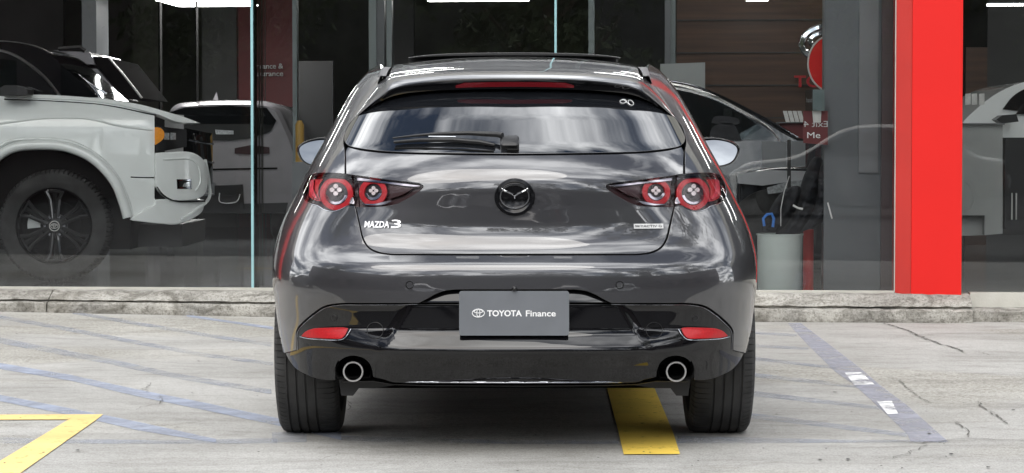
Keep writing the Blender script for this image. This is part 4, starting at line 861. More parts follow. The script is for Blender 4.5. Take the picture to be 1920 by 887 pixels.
profL = [(-0.26, -0.02), (-0.27, 0.0), (-0.268, 0.066), (-0.252, 0.080), (-0.200, 0.080), (-0.196, 0.087), (-0.222, 0.096), (-0.205, 0.110), (-0.135, 0.152), (-0.12, 0.160), (0.10, 0.166), (0.10, -0.02)]
cuts = [-2.6 - 2.4, sK(88) - 0.004]
kerb_piece('kerb_stone', -9, sK(88) - 0.004, profL, kerb, seed=1); kerb_piece('kerb_stone', sK(88) + 0.004, 0.35, profL, kerb, seed=2); kerb_piece('kerb_stone', 0.358, sK(1822), [(t - 0.06 * (t < -0.11), z) for t, z in profL], kerb, seed=4, rough=0.008)
profR = [(-0.20, -0.02), (-0.21, 0.0), (-0.205, 0.060), (-0.17, 0.075), (-0.06, 0.078), (0.1, 0.078), (0.1, -0.02)]
kerb_piece('kerb_stone', sK(1822) + 0.01, 9, profR, kerb, seed=5)
MB().box((sK(1822) + 0.01, -0.055, 0.079), (9, 0.08, 0.168), lambda s, t, z: BL(s, t, z)).mk('pale_sill', 'sill', kerb)
MB().box((-9, -0.045, 0.160), (sK(1675, 0), -0.004, 0.176), lambda s, t, z: BL(s, t, z)).mk('pale_sill', 'sill', kerb)
for px in (294, 312, 330.5):
    s, z = blpx(px, 556, -0.16); MB().lathe([(0.0001, -0.004), (0.030, -0.004), (0.032, 0.01)], 16, lambda r_, a, h: BL(s + r_ * math.cos(a), -0.165 + h - 0.30 * r_ * math.sin(a) * -1, z + r_ * 0.9 * math.sin(a))).mk('filled_hole', 'kerb', kerb)
# ================================================================== showroom
room = thing('car_showroom', 'glass-fronted car showroom with dark interior behind the parked hatchback', 'building', BL(0, 0, 0.16))
FZ = 0.12
TB = lambda s, t, z: BL(s, t, z)
MB().box((-14, 0.09, 0.0), (16, 21, FZ), TB).mk('floor', 'tilefloor', room)
MB().box((-14, 0.02, 4.5), (16, 21, 4.65), TB).mk('ceiling', 'ceil', room)
MB().box((-14, 20.0, FZ), (16, 20.2, 4.5), TB).mk('back_wall', 'wall', room)
MB().box((-14.2, 0, FZ), (-14, 20, 4.5), TB).mk('side_wall', 'wall2', room); MB().box((16, 0, FZ), (16.2, 20, 4.5), TB).mk('side_wall', 'wall2', room)
MB().box((-14, -0.12, 4.51), (16, -0.005, 5.4), TB).mk('fascia', 'sill', room)
MB().box((-14, -0.02, 5.4), (16, 21, 5.55), TB).mk('roof_slab', 'ceil', room)
# glass panes
pj = [-9.0, sK(474, 0), sK(1043, 0), blpx(1678, 300, 0)[0]]
for i in range(3): MB().box((pj[i] + 0.004, 0.0, 0.168), (pj[i + 1] - 0.004, 0.010, 4.5), TB).mk('glass_pane', 'shop_glass', room)
MB().box((blpx(1802, 300, 0)[0], 0.0, 0.168), (9, 0.010, 4.5), TB).mk('glass_pane', 'shop_glass', room)
for a, b in ((470.5, 475.0), (1039.5, 1043.5)): MB().box(*[(p[0], p[1], p[2]) for p in sbox(a, b, 0.17, 4.5, -0.012, 0.022)], TB).mk('glass_fin', 'fin', room)
MB().box(*sbox(475.6, 478.2, 0.17, 4.5, 0.03, 0.34), TB).mk('glass_fin', 'shop_glass', room)
# partitions and frames inside, each at its own depth
def post(px0, px1, t, m, z0=FZ, z1=4.5, th=0.10, nm='interior_post'): return MB().box(*sbox(px0, px1, z0, z1, t, t + th), TB).mk(nm, m, room)
post(549, 557, 7.0, 'alu'); post(692, 706, 9.0, 'alu'); post(706, 721, 9.02, 'counter_dark'); post(725, 735, 8.9, 'alu'); post(1103, 1114, 8.0, 'alu'); post(1246, 1256, 8.0, 'counter_dark'); post(1252, 1266, 8.2, 'alu', th=0.05)
post(155, 182, 9.5, 'counter_dark', nm='interior_column', th=0.5); post(298, 301, 10, 'gap'); post(367, 369, 10, 'gap', z0=0.3)
post(-900, 120, 17, 'wall2', nm='interior_panel'); post(250, 300, 17.2, 'wall', nm='interior_panel'); post(380, 448, 14, 'wall2', nm='interior_panel'); post(560, 625, 12, 'satin_black', z0=FZ + 0.35, z1=2.05, nm='dark_picture', th=0.05)
post(735, 776, 16, 'wall2', nm='interior_panel'); post(1114, 1246, 17, 'wall2', nm='interior_panel')
MB().box(*sbox(860, 1030, 2.75, 4.5, 12.0, 12.3), TB).mk('bulkhead', 'wall2', room)
for i in range(2): MB().box(*sbox(443 + i * 54, 443 + i * 54 + 1.2, FZ, 4.5, 13.985, 13.999), TB).mk('panel_joint', 'wall2', room)
redw = MB().box(*sbox(443, 549, FZ, 4.5, 14.0, 14.3), TB).mk('red_partition', 'red_soft', room)
wood = MB().box(*sbox(1268, 1560, FZ, 4.5, 9.0, 9.3), TB).mk('timber_wall', 'wood', room)
for i in range(9): MB().box(*sbox(1268, 1560, 0.4 + i * 0.32, 0.403 + i * 0.32 + 0.008, 8.985, 9.0), TB).mk('board_joint', 'wall2', room)
post(1810, 1850, 9.0, 'wood', z1=2.05, nm='timber_panel'); post(1850, 2400, 12, 'wall2', nm='interior_panel')
# lettering on the red partition and on the timber wall
def fac_frame(px, py, t): s, z = blpx(px, py, t); return (np.array(BL(s, t, z)), np.array(E), np.array((0, 0, 1.0)), -np.array(Nn))
def pxlen(a, b, t): return blpx(b, 300, t)[0] - blpx(a, 300, t)[0]
lt = mat('dim_letters', (0.55, 0.55, 0.55), 0.6); M['dim_letters'] = lt
put_text('sign_lettering', 'Finance &', fac_frame(476, 129, 13.95), pxlen(476, 531, 13.95), pxlen(0, 9.5, 13.95), 0.01, 'dim_letters', room, offset=0.01)
put_text('sign_lettering', 'Insurance', fac_frame(474, 143, 13.95), pxlen(474, 531, 13.95), pxlen(0, 9.5, 13.95), 0.01, 'dim_letters', room, offset=0.01)
put_text('sign_lettering', 'TOYOTA', fac_frame(1489, 164, 8.9), pxlen(1489, 1489 + 150, 8.9), 22 / 189.0, 0.03, 'red_letter', room, offset=0.02)
# pillar
pA, pB = blpx(1709.5, 300, -0.13)[0], blpx(1804, 300, -0.13)[0]; pC = blpx(1679.5, 300, -0.02)[0]
pil = thing('entrance_pillar', 'bright red clad pillar standing on the kerb between the two glass bays', 'pillar', BL((pA + pB) / 2, -0.06, 0.15))
pl2 = thing('entrance_pillar', 'red clad pillar at the far left end of the shopfront, out of the picture', 'pillar', BL(-6.3, -0.06, 0.15)); MB().box((-6.9, -0.5, 0.15), (-5.9, -0.05, 4.7), TB).mk('front_cladding', 'red_panel', pl2)
MB().prism([(pA, -0.13), (pB, -0.13), (pB, 0.25), (pA, 0.25)], 0.150, 4.7, TB).mk('front_cladding', 'red_panel', pil)
MB().prism([(pC, -0.02), (pA - 0.002, -0.128), (pA - 0.002, 0.25), (pC, 0.25)], 0.150, 4.7, TB).mk('side_cladding', 'red_side', pil)
MB().box((pC - 0.006, -0.022, 0.17), (pC - 0.001, 0.02, 4.7), TB).mk('edge_seal', 'sill', pil)
# dark column behind the glass beside the pillar
cl = thing('grey_column', 'dark grey boxed column just behind the glass, left of the red pillar', 'column', BL(blpx(1610, 300, 0.5)[0], 0.6, FZ))
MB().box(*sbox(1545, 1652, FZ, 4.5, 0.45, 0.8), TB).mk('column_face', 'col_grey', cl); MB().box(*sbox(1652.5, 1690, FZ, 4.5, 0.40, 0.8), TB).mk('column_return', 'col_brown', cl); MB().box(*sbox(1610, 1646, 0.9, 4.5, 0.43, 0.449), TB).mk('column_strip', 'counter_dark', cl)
# ceiling lamps
def strip_light(px0, px1, py, t, label, th=0.03, d=0.10):
    s0, z = blpx(px0, py, t); s1, _ = blpx(px1, py, t); o = thing('ceiling_light', label, 'ceiling light', BL((s0 + s1) / 2, t, z), 'strip lights on the showroom ceiling')
    MB().box((s0, t, z), (s1, t + d, z + th * 0.5), TB).mk('tube', 'tube_light', o); MB().box((s0, t, z + th * 0.5 + 0.001), (s1, t + d, z + th), TB).mk('light_housing', 'alu', o); return o
strip_light(296, 455, 2, 10, 'short wide ceiling light at the top left above the white off-roader', d=1.0); strip_light(292, 478, 1, 8.5, 'thin strip light above the glass joint beside the red partition')
strip_light(802, 990, 2, 12, 'strip light above the roof of the hatchback'); strip_light(1852, 1960, 10, 10, 'strip light in the bay right of the red pillar')
strip_light(1400, 1440, 1, 8.0, 'short strip light above the timber wall')
k = 0
for s in (-9, -5.5, -2, 1.5, 5, 8.5):
    for t in (3, 7.2):
        o = thing('ceiling_light', 'recessed strip light on the showroom ceiling out of the picture', 'ceiling light', BL(s, t, 4.35), 'ceiling strips out of view')
        MB().box((s - 0.8, t, 4.35), (s + 0.8, t + 0.12, 4.385), TB).mk('tube', 'tube_light', o)
# ================================================================== white off-roader behind the glass
class PathSurf(Surf):
    KU = 1.0; umax = 99
    def __init__(s, path, zin, gY, off=(0, 0, 0)):
        P = np.array(path, float); d = np.r_[0, np.cumsum(np.hypot(*np.diff(P, axis=0).T))]; g_ = np.arange(0, d[-1], 0.01); X = np.interp(g_, d, P[:, 0]); Y = np.interp(g_, d, P[:, 1])
        k_ = np.exp(-0.5 * (np.arange(-18, 19) * 0.01 / 0.05) ** 2); k_ /= k_.sum(); s.X = np.convolve(np.pad(X, 18, mode='reflect', reflect_type='odd'), k_, 'valid'); s.Y = np.convolve(np.pad(Y, 18, mode='reflect', reflect_type='odd'), k_, 'valid'); s.g = g_
        s.zin = zin; s.guessY = gY; s.off = off; s.mid = d[-1] / 2
    def pt(s, u, z):
        u, z = np.broadcast_arrays(u, z); x = np.interp(u, s.g, s.X) + np.where(u > s.g[-1], (u - s.g[-1]) * 0, 0); y = np.interp(u, s.g, s.Y); h = 0.05
        tx = np.interp(u + h, s.g, s.X) - np.interp(u - h, s.g, s.X); ty = np.interp(u + h, s.g, s.Y) - np.interp(u - h, s.g, s.Y); l = np.maximum(1e-6, np.hypot(tx, ty)); d = s.zin(z)
        return x - ty / l * d, y + tx / l * d, z
    def nrm(s, u, z, h=0.01): return super().nrm(u, z, h)
    def inv(s, pts, u0=None): return super().inv(pts, s.mid if u0 is None else u0)
YS = 17.0
xw = lambda px, Y=YS: at(px, 285, Y)[0]
suv_z = tab([0, .3, .5, .8, 1.0, 1.2, 1.26, 1.32, 1.38, 1.5], [.03, .02, .0, .0, .01, .025, .04, .07, .15, .22], 0.02)
path = [(xw(-420), YS + 0.10), (xw(-200), YS + 0.02), (xw(0), YS), (xw(200), YS), (xw(285), YS + 0.03), (xw(320), YS + 0.08), (xw(372, 17.2), YS + 0.24), (xw(400, 17.5), YS + 0.55), (xw(410, 17.8), YS + 0.95), (xw(414, 18), YS + 1.7)]
SUV = PathSurf(path, suv_z, YS + 0.1)
wv = thing('white_offroader', 'large white off-road vehicle with black wheels behind the left pane', 'car', (xw(100), YS + 0.9, FZ))
flank = [(-420, 195, 1), (-200, 184), (8, 180, 1), (110, 182), (200, 190), (262, 200), (290, 208, 1), (290, 290, 1), (291, 375), (293, 382, 1), (330, 404), (300, 416), (244, 409, 1), (238, 385), (226, 350), (205, 318), (180, 300), (150, 284), (120, 278), (60, 277), (30, 281), (5, 295), (-30, 330), (-45, 380), (-52, 440, 1), (-420, 440, 1), (-420, 195, 1)]
panel('front_wing', SUV, SUV.inv(spline(flank, 6, closed=True)), 'wpaint', wv, rim=0.05, step=0.05, round_=0.01)
# flared arch lip
mb = MB(); arch = spline([(240, 408), (232, 380), (218, 345), (196, 316), (170, 294), (140, 280), (110, 273), (60, 272), (28, 276), (0, 290), (-30, 322)], 6)
uvA = SUV.inv(arch); mb.tube([tuple(SUV.P(u, z) + np.array([0, -0.012, 0])) for u, z in uvA], 0.036, 8); mb.mk('arch_flare', 'wpaint', wv, smooth=60)
mb = MB(); arch2 = spline([(248, 405), (240, 375), (222, 335), (196, 303), (168, 282), (138, 268), (110, 262), (60, 260), (20, 264), (-12, 280)], 6)
mb.tube([tuple(SUV.P(u, z) + np.array([0, -0.003, 0])) for u, z in SUV.inv(arch2)], 0.012, 6); mb.mk('arch_crease', 'wpaint', wv, smooth=60)
MB().lathe([(0.56, 0.0), (0.55, 0.45), (0.0001, 0.45)], 30, lambda r, a, h: (xw(98) + r * math.cos(a), YS + 0.05 + h, 0.54 + r * math.sin(a)), -0.35, PI + 0.35).mk('wheel_well', 'matte_black', wv)
MB().box((xw(-420), YS + 0.12, 0.35), (xw(240), YS + 1.8, 1.30)).mk('inner_body', 'matte_black', wv)
fog = panel('corner_pod', SUV, SUV.inv(spline([(292, 290, 1), (350, 289), (366, 297), (375, 312), (377, 345), (373, 362), (360, 371), (320, 374, 1), (303, 362), (292, 348, 1), (292, 290, 1)], 5, closed=True)), 'wpaint', wv, off=0.05, rim=0.06, step=0.03, round_=0.012)
panel('pod_inset', SUV, SUV.inv([(325, 337), (350, 337), (350, 354), (326, 354)]), 'dark_chrome', fog, off=0.055, rim=0.01, step=0.03); panel('fog_lamp', SUV, SUV.inv([(329, 340), (347, 340), (347, 351), (329, 351)]), 'lamp_black', fog, off=0.062, rim=0.004, step=0.03); panel('fog_lens', SUV, SUV.inv([(336, 344), (345, 341), (346, 350), (333, 350)]), 'lamp_clear', fog, off=0.066, rim=0.002, step=0.03)
panel('front_bumper', SUV, SUV.inv(spline([(292, 376, 1), (376, 376, 1), (372, 396), (330, 418), (300, 417), (246, 411, 1), (292, 384, 1), (292, 376, 1)], 5, closed=True)), 'wpaint', wv, off=0.03, rim=0.05, step=0.04, round_=0.01)
panel('head_lamp', SUV, SUV.inv([(290, 236), (350, 243), (350, 275), (290, 286)]), 'lamp_black', wv, off=0.0, rim=0.03, step=0.03)
panel('indicator', SUV, SUV.inv(spline([(289.5, 240, 1), (300, 241), (306, 248), (306, 258), (298, 267), (290, 272, 1), (289.5, 240, 1)], 4, closed=True)), 'orange', wv, off=0.02, rim=0.03, step=0.03)
for a in (307, 319): panel('lamp_unit', SUV, SUV.inv([(a, 249), (a + 9, 250), (a + 9, 262), (a, 262)]), 'lamp_clear', wv, off=0.012, rim=0.01, step=0.03)
panel('bonnet_edge', SUV, SUV.inv(spline([(8, 179.5, 1), (110, 181), (200, 189), (262, 199), (300, 209), (345, 222), (372, 232, 1), (330, 229), (295, 216), (200, 195), (100, 187), (8, 186, 1), (8, 179.5, 1)], 5, closed=True)), 'wpaint', wv, off=0.015, rim=0.04, step=0.04)
panel('grille', SUV, SUV.inv([(352, 240), (404, 250), (404, 345), (378, 345), (377, 300), (352, 285)]), 'gloss_black', wv, off=-0.02, rim=0.03, step=0.04)
MB().box((xw(245), YS + 0.3, 0.36), (xw(330), YS + 1.6, 0.52)).mk('skid_plate', 'satin_black', wv)
def suv_line(name, pts, r, m, off=0.0, par=None):
    uv = SUV.inv(spline(pts, 6)); return MB().tube([tuple(SUV.P(u, z) + SUV.nrm(np.array(u), np.array(z))[0] * off) for u, z in uv], r, 5).mk(name, m, par or wv)
suv_line('shut_line', [(291, 208), (291, 290), (291, 372)], 0.005, 'gap', 0.001); suv_line('shut_line', [(245, 332), (270, 333), (290, 333)], 0.004, 'gap', 0.001); suv_line('shut_line', [(8, 187), (100, 190), (200, 198), (290, 216)], 0.004, 'gap', 0.002)
suv_line('shut_line', [(-60, 190), (-58, 230), (-62, 300)], 0.004, 'gap', 0.001); suv_line('pod_crease', [(303, 300), (345, 299), (358, 306), (364, 318), (365, 345), (358, 358)], 0.006, 'wpaint', 0.052); suv_line('pod_shadow_gap', [(293, 350), (304, 366), (322, 376), (374, 377)], 0.006, 'gap', 0.045)
suv_line('bumper_crease', [(377, 300), (384, 340), (384, 372), (360, 395), (334, 412)], 0.012, 'wpaint', 0.03); suv_line('wing_crease', [(0, 232), (80, 222), (160, 222), (225, 236), (285, 244)], 0.010, 'wpaint', -0.003)
suv_line('grille_bar', [(355, 262), (402, 270)], 0.008, 'dark_chrome', -0.01); suv_line('grille_bar', [(378, 300), (403, 305)], 0.008, 'dark_chrome', -0.01)
# cabin: side glass, pillars and black roof
def side_prism(name, pts, Y0, Y1, m, parent, taper=0.0, dx=0.0, **k):
    q = [at(x, y, Y0) for x, y in pts]; n = len(q); zt = max(p[2] for p in q); V = list(q) + [(p[0] + dx, Y1, p[2]) for p in q]
    return MB().add(V, [tuple(range(n)), tuple(range(2 * n - 1, n - 1, -1))] + [(i, i + n, (i + 1) % n + n, (i + 1) % n) for i in range(n)]).mk(name, m, parent, **k)
cab = spline([(-420, 182, 1), (-420, 78, 1), (-200, 72), (0, 78), (30, 80), (60, 86), (90, 100), (130, 135), (165, 165), (185, 183, 1), (-420, 182, 1)], 8, closed=True)
side_prism('cabin', cab, YS + 0.26, YS + 1.6, 'gloss_black', wv, smooth=None)
glw = spline([(-300, 180, 1), (-300, 98, 1), (-60, 93), (-5, 98), (20, 104), (45, 118), (80, 145), (108, 178, 1), (-300, 180, 1)], 6, closed=True)
side_prism('side_window', glw, YS + 0.252, YS + 0.262, 'side_glass', wv)
mb = MB(); mb.tube([at(x, y, YS + 0.25) for x, y in spline([(-300, 92), (-60, 88), (-5, 93.5), (22, 101), (48, 116), (82, 143), (113, 181)], 8)], 0.010, 6); mb.mk('window_trim', 'steel', wv, smooth=60)
mb = MB(); mb.tube([at(x, y, YS + 0.27) for x, y in spline([(-200, 71), (0, 77), (40, 81), (70, 88), (100, 102)], 8)], 0.006, 6); mb.mk('roof_trim', 'steel', wv, smooth=60)
MB().tube([at(x, y, YS + 0.6) for x, y in spline([(105, 104), (135, 130), (165, 155), (200, 176)], 8)], 0.008, 6).mk('windscreen_trim', 'dark_chrome', wv, smooth=60)
mm_ = side_prism('door_mirror', [(0, 165), (8, 160), (30, 160), (52, 168), (52, 178), (0, 180)], YS - 0.02, YS + 0.2, 'satin_black', wv)
# big wheel
wl = thing_part('wheel', wv, (xw(100), YS + 0.12, 0.52)); wc = (xw(100) , YS + 0.13, 0.515)
TW = lambda r, a, h: (wc[0] + r * math.cos(a), wc[1] + h, wc[2] + r * math.sin(a))
R_ = 0.395
prof = [(0.262, -0.115), (0.270, -0.128), (0.300, -0.136), (0.335, -0.136), (0.365, -0.128), (0.380, -0.118)]
V = []; angs = []
for i in range(72): a = 2 * PI * i / 72; angs += [(a, 0), (a + 0.055, 0), (a + 0.060, 1), (a + 0.082, 1)]
pr = prof + [(R_ - 0.004, -0.100), (R_, -0.06), (R_, 0.06), (R_ - 0.01, 0.11), (0.30, 0.13), (0.262, 0.11)]; kk = len(pr)
for a, sl in angs:
    for j, (r_, h_) in enumerate(pr): V.append(TW(r_ - (0.009 if sl and j in (5, 6, 7, 8) else 0), a, h_))
n = len(angs); sharp(mesh('tyre', V, [(i * kk + j, ((i + 1) % n) * kk + j, ((i + 1) % n) * kk + j + 1, i * kk + j + 1) for i in range(n) for j in range(kk - 1)], 'rubber', wl), 35)
MB().lathe([(0.262, -0.110), (0.266, -0.122), (0.258, -0.126), (0.250, -0.115), (0.243, -0.06), (0.243, 0.05)], 60, TW).mk('rim', 'gloss_black', wl, smooth=40)
MB().lathe([(0.0001, -0.02), (0.17, -0.02), (0.17, 0.0)], 40, TW).mk('brake_disc', 'matte_black', wl)
MB().lathe([(0.11, -0.045), (0.20, -0.045), (0.20, 0.0), (0.11, 0.0)], 14, TW, PI - 0.40, PI + 0.10).mk('brake_caliper', 'disc_metal', wl)
for i in range(6):
    a = PI / 2 + 2 * PI * i / 6; mb = MB()
    for d in (-1, 1):
        p = [TW(0.055, a + d * 0.30, -0.085), TW(0.12, a + d * 0.19, -0.09), (TW(0.19, a + d * 0.17, -0.095)), TW(0.250, a + d * 0.235, -0.112)]; mb.tube(p, [0.016, 0.013, 0.012, 0.014], 4)
    mb.tube([TW(0.245, a - 0.22, -0.108), TW(0.245, a + 0.22, -0.108)], 0.008, 4); mb.tube([TW(0.10, a, -0.070), TW(0.245, a, -0.080)], [0.012, 0.018], 4); sharp(mb.mk('spoke', 'alloy_black', wl), 20)
    q = TW(0.068, a + PI / 6, -0.088); MB().lathe([(0.0001, -0.014), (0.009, -0.014), (0.011, 0.01)], 8, lambda r_, b, h: (q[0] + r_ * math.cos(b), q[1] + h, q[2] + r_ * math.sin(b))).mk('wheel_nut', 'dark_chrome', wl)
hb_ = MB().lathe([(0.0001, -0.110), (0.030, -0.110), (0.036, -0.104), (0.040, -0.085), (0.085, -0.080), (0.085, -0.05)], 28, TW).mk('hub_cap', 'satin_black', wl, smooth=40)
MB().lathe([(0.031, -0.111), (0.036, -0.111), (0.038, -0.104)], 28, TW).mk('hub_ring', 'steel', wl, smooth=40)
three_ovals('hub_emblem', (np.array(TW(0, 0, -0.111)), (1, 0, 0), (0, 0, 1), (0, -1, 0)), 0.05, 'steel', wl)
# ================================================================== second white car deeper in the room
w2 = thing('white_wagon', 'white four-wheel drive with raked black windscreen, half hidden behind the white off-roader', 'car', (at(160, 300, 20.5)[0], 20.9, FZ))
MB().box((at(-80, 300, 20.5)[0], 20.3, 0.4), (at(300, 300, 20.5)[0], 22.0, 1.36)).mk('body', 'wpaint', w2)
side_prism('roof', [(60, 96), (100, 94), (168, 98), (172, 104), (178, 121), (150, 120), (120, 112), (60, 108)], 20.4, 22.0, 'gpaint', w2)
side_prism('windscreen', [(166, 104), (176, 106), (205, 108), (266, 184), (229, 184), (180, 121)], 20.45, 22.0, 'gap', w2)
side_prism('door_window', [(60, 108), (120, 112), (160, 126), (205, 183), (60, 184)], 20.42, 22.0, 'satin_black', w2)
side_prism('windscreen_pillar', [(165, 129), (182, 129), (229, 184), (206, 184)], 20.38, 20.6, 'gpaint', w2)
MB().tube([at(x, y, 20.4) for x, y in ((203, 107), (230, 138), (266, 184))], 0.010, 6).mk('pillar_trim', 'steel', w2); MB().tube([at(x, y, 20.4) for x, y in ((110, 92), (150, 89), (160, 96))], 0.02, 6).mk('roof_rack', 'satin_black', w2)
for s in (-2.6, -0.3): MB().lathe([(0.0001, 0), (0.36, 0), (0.39, 0.02), (0.39, 0.24), (0.0001, 0.24)], 24, lambda r, a, h: (at(160, 300, 20.5)[0] + s + r * math.cos(a), 20.4 + h, 0.51 + r * math.sin(a))).mk('wheel', 'rubber', w2, smooth=40)
# ================================================================== grey car seen from behind
YG = 25.5
gc = thing('grey_wagon', 'mid-grey family car seen from behind beyond the white off-roader', 'car', (at(410, 300, YG)[0], YG, FZ))
def rear_loft(name, outline, m, parent, depths, Y0, cpx, **k):
    """outline seen from behind, carried forward through scaled rings"""
    n = len(outline); V = []
    cx_ = sum(p[0] for p in outline) / n; cy_ = sum(p[1] for p in outline) / n
    for d, sc in depths:
        for x, y in outline:
            q = at(cx_ + (x - cx_) * sc, cy_ + (y - cy_) * sc, Y0); V.append((q[0], Y0 + d, q[2]))
    m_ = len(depths); F = [tuple(range(n))] + [(j * n + i, (j + 1) * n + i, (j + 1) * n + (i + 1) % n, j * n + (i + 1) % n) for j in range(m_ - 1) for i in range(n)] + [tuple(range((m_ - 1) * n, m_ * n))[::-1]]
    return sharp(MB().add(V, F).mk(name, m, parent, **k), 30)
go = spline([(268, 400, 1), (266, 330), (272, 290), (290, 258), (310, 215), (325, 196), (360, 190), (430, 187), (500, 190), (522, 200), (540, 235), (552, 262), (562, 300), (563, 350), (558, 395), (545, 402, 1), (268, 400, 1)], 6, closed=True)
rear_loft('body', go, 'gpaint', gc, [(-0.0, 0.93), (0.05, 0.98), (0.16, 1.0), (2.4, 1.0), (4.2, 0.8)], YG, 415)
def gpan(name, pts, m, d0=-0.02, par=None): return side_prism(name, pts, YG + d0, YG + d0 + 0.10, m, par or gc)
gpan('rear_window', [(300, 216), (345, 202), (430, 198), (500, 202), (518, 226), (508, 246), (480, 258), (430, 264), (330, 262), (290, 250), (288, 236)], 'side_glass'); gpan('tail_lamp', [(440, 278), (470, 272), (505, 276), (505, 288), (470, 290), (440, 288)], 'lamp_dark'); gpan('tail_lamp', [(286, 276), (310, 274), (318, 282), (310, 290), (286, 288)], 'lamp_dark')
gpan('chrome_lamp', [(403, 243), (438, 245), (438, 252), (405, 252)], 'lamp_clear', -0.03); gpan('reflector_strip', [(300, 318), (520, 314), (520, 317), (300, 321)], 'gap', -0.012); gpan('bumper_lower', [(285, 386), (540, 380), (535, 399), (290, 401)], 'satin_black', -0.015); gpan('bumper_recess', [(300, 352), (455, 346), (458, 388), (300, 392)], 'satin_black'); gpan('plate', [(376, 344), (402, 342), (402, 366), (376, 368)], 'counter_dark', -0.03)
MB().tube([at(x, y, YG - 0.03) for x, y in spline([(412, 362), (412, 378), (420, 381), (438, 380), (446, 376), (450, 364)], 3)], 0.012, 6).mk('chrome_hook', 'chrome', gc, smooth=60)
MB().add([at(398, 190, YG + 0.8), at(406, 172, YG + 0.8), at(410, 190, YG + 0.8), at(404, 189, YG + 1.1)], [(0, 1, 2), (0, 1, 3), (1, 2, 3)]).mk('roof_antenna', 'gpaint', gc)
eg = at(378, 286, YG - 0.03); MB().lathe([(0.0001, -0.012), (0.075, -0.012), (0.085, 0.01)], 28, lambda r, a, h: (eg[0] + r * math.cos(a), eg[1] + h, eg[2] + 0.72 * r * math.sin(a))).mk('badge_base', 'gloss_black', gc, smooth=30)
three_ovals('badge', (np.array((eg[0], eg[1] - 0.014, eg[2])), (1, 0, 0), (0, 0, 1), (0, -1, 0)), 0.13, 'dark_chrome', gc)
f_ = (np.array(at(382, 364, YG - 0.035)), np.array((1, 0, 0)), np.array((0, 0, 1)), np.array((0, -1, 0))); put_text('plate_lettering', 'GXL', f_, 0.10, 0.05, 0.004, 'dim_letters', gc)
for px in (300, 530): c_ = at(px, 388, YG + 0.4); MB().lathe([(0.0001, 0), (0.30, 0), (0.33, 0.02), (0.33, 0.22), (0.0001, 0.22)], 24, lambda r, a, h: (c_[0] - 0.11 + h, c_[1] + r * math.cos(a), FZ + 0.33 + r * math.sin(a))).mk('wheel', 'rubber', gc, smooth=40)
# ================================================================== dark saloon on the right
YD = 18.6
dc = thing('dark_saloon', 'black saloon seen from the side, nose right, behind the right-hand pane', 'car', (at(1400, 300, YD)[0], YD + 0.9, FZ))
prof_d = spline([(1000, 405, 1), (1000, 250), (1040, 200), (1120, 165), (1200, 150), (1270, 152), (1340, 172), (1420, 212), (1500, 258), (1560, 268), (1625, 285), (1650, 310), (1655, 360), (1640, 398, 1), (1590, 400, 1), (1582, 360), (1545, 335), (1505, 345), (1488, 402, 1), (1000, 405, 1)], 8, closed=True)
def rounded_side(name, pts, Y0, width, m, parent, inset_px=7, zb=1.02, tum=0.16):
    n = len(pts); A = np.array(pts); I = inset(A, inset_px); V = []
    def tz(z): return tum * max(0, (z - zb)) / 0.4 * 1.0
    for ring, Y in ((I, Y0), (A * 0.35 + I * 0.65, Y0 + 0.012), (A, Y0 + 0.09), (A, Y0 + width - 0.09), (I, Y0 + width)):
        for x, y in ring: q = at(x, y, Y0 + 0.05); V.append((q[0], Y + (tz(q[2]) if Y < Y0 + width / 2 else -tz(q[2])), q[2]))
    V2 = [Vector((p[0], p[1])) for p in I]; r_ = delaunay_2d_cdt(V2, [(i, (i + 1) % n) for i in range(n)], [], 1, 1e-6); F = []
    if len(r_[0]) == n:
        for f in r_[2]: F.append(tuple(f)); F.append(tuple(4 * n + i for i in f[::-1]))
    F += [(j * n + i, (j + 1) * n + i, (j + 1) * n + (i + 1) % n, j * n + (i + 1) % n) for j in range(4) for i in range(n)]
    o = MB().add(V, F).mk(name, m, parent); bm = bmesh.new(); bm.from_mesh(o.data); bmesh.ops.recalc_face_normals(bm, faces=bm.faces); bm.to_mesh(o.data); bm.free(); sharp(o, 40); return o
rounded_side('body', prof_d, YD, 1.8, 'bpaint', dc)
def dpan(name, pts, m, y=0.0, th=0.02, par=None): return side_prism(name, pts, YD + y, YD + y + th, m, par or dc)
dpan('front_window', spline([(1300, 246, 1), (1300, 178, 1), (1330, 182), (1390, 212), (1440, 245, 1), (1460, 262, 1), (1300, 262, 1)], 8), 'clear_acrylic', 0.07); dpan('window_dark', spline([(1080, 262, 1), (1080, 190), (1150, 172), (1250, 166), (1330, 184), (1390, 213), (1455, 262, 1)], 8), 'side_glass', 0.10, 0.05)
MB().tube([at(x, y, YD + 0.06) for x, y in spline([(1080, 185), (1150, 166), (1250, 158), (1330, 178), (1400, 213), (1450, 248), (1478, 300), (1490, 340)], 8)], 0.008, 6).mk('window_trim', 'steel', dc, smooth=60)
MB().tube([at(x, y, YD + 0.15) for x, y in spline([(1240, 150), (1290, 158), (1350, 180), (1430, 220), (1496, 258)], 8)], 0.010, 6).mk('roof_trim', 'dark_chrome', dc, smooth=60)
dpan('front_lamp', [(1560, 292), (1630, 282), (1642, 292), (1580, 306)], 'lamp_clear', -0.01, 0.05)
seat = thing_part('front_seat', dc, at(1350, 240, YD + 0.3))
side_prism('seat_back', spline([(1330, 262, 1), (1335, 240), (1350, 232), (1375, 233), (1390, 262, 1)], 4), YD - 0.004 + 0.06, YD + 0.065, 'fabric', seat); side_prism('head_rest', spline([(1334, 230), (1340, 219), (1370, 219), (1386, 224), (1386, 232), (1345, 232), (1334, 230)], 4), YD + 0.056, YD + 0.066, 'fabric', seat)
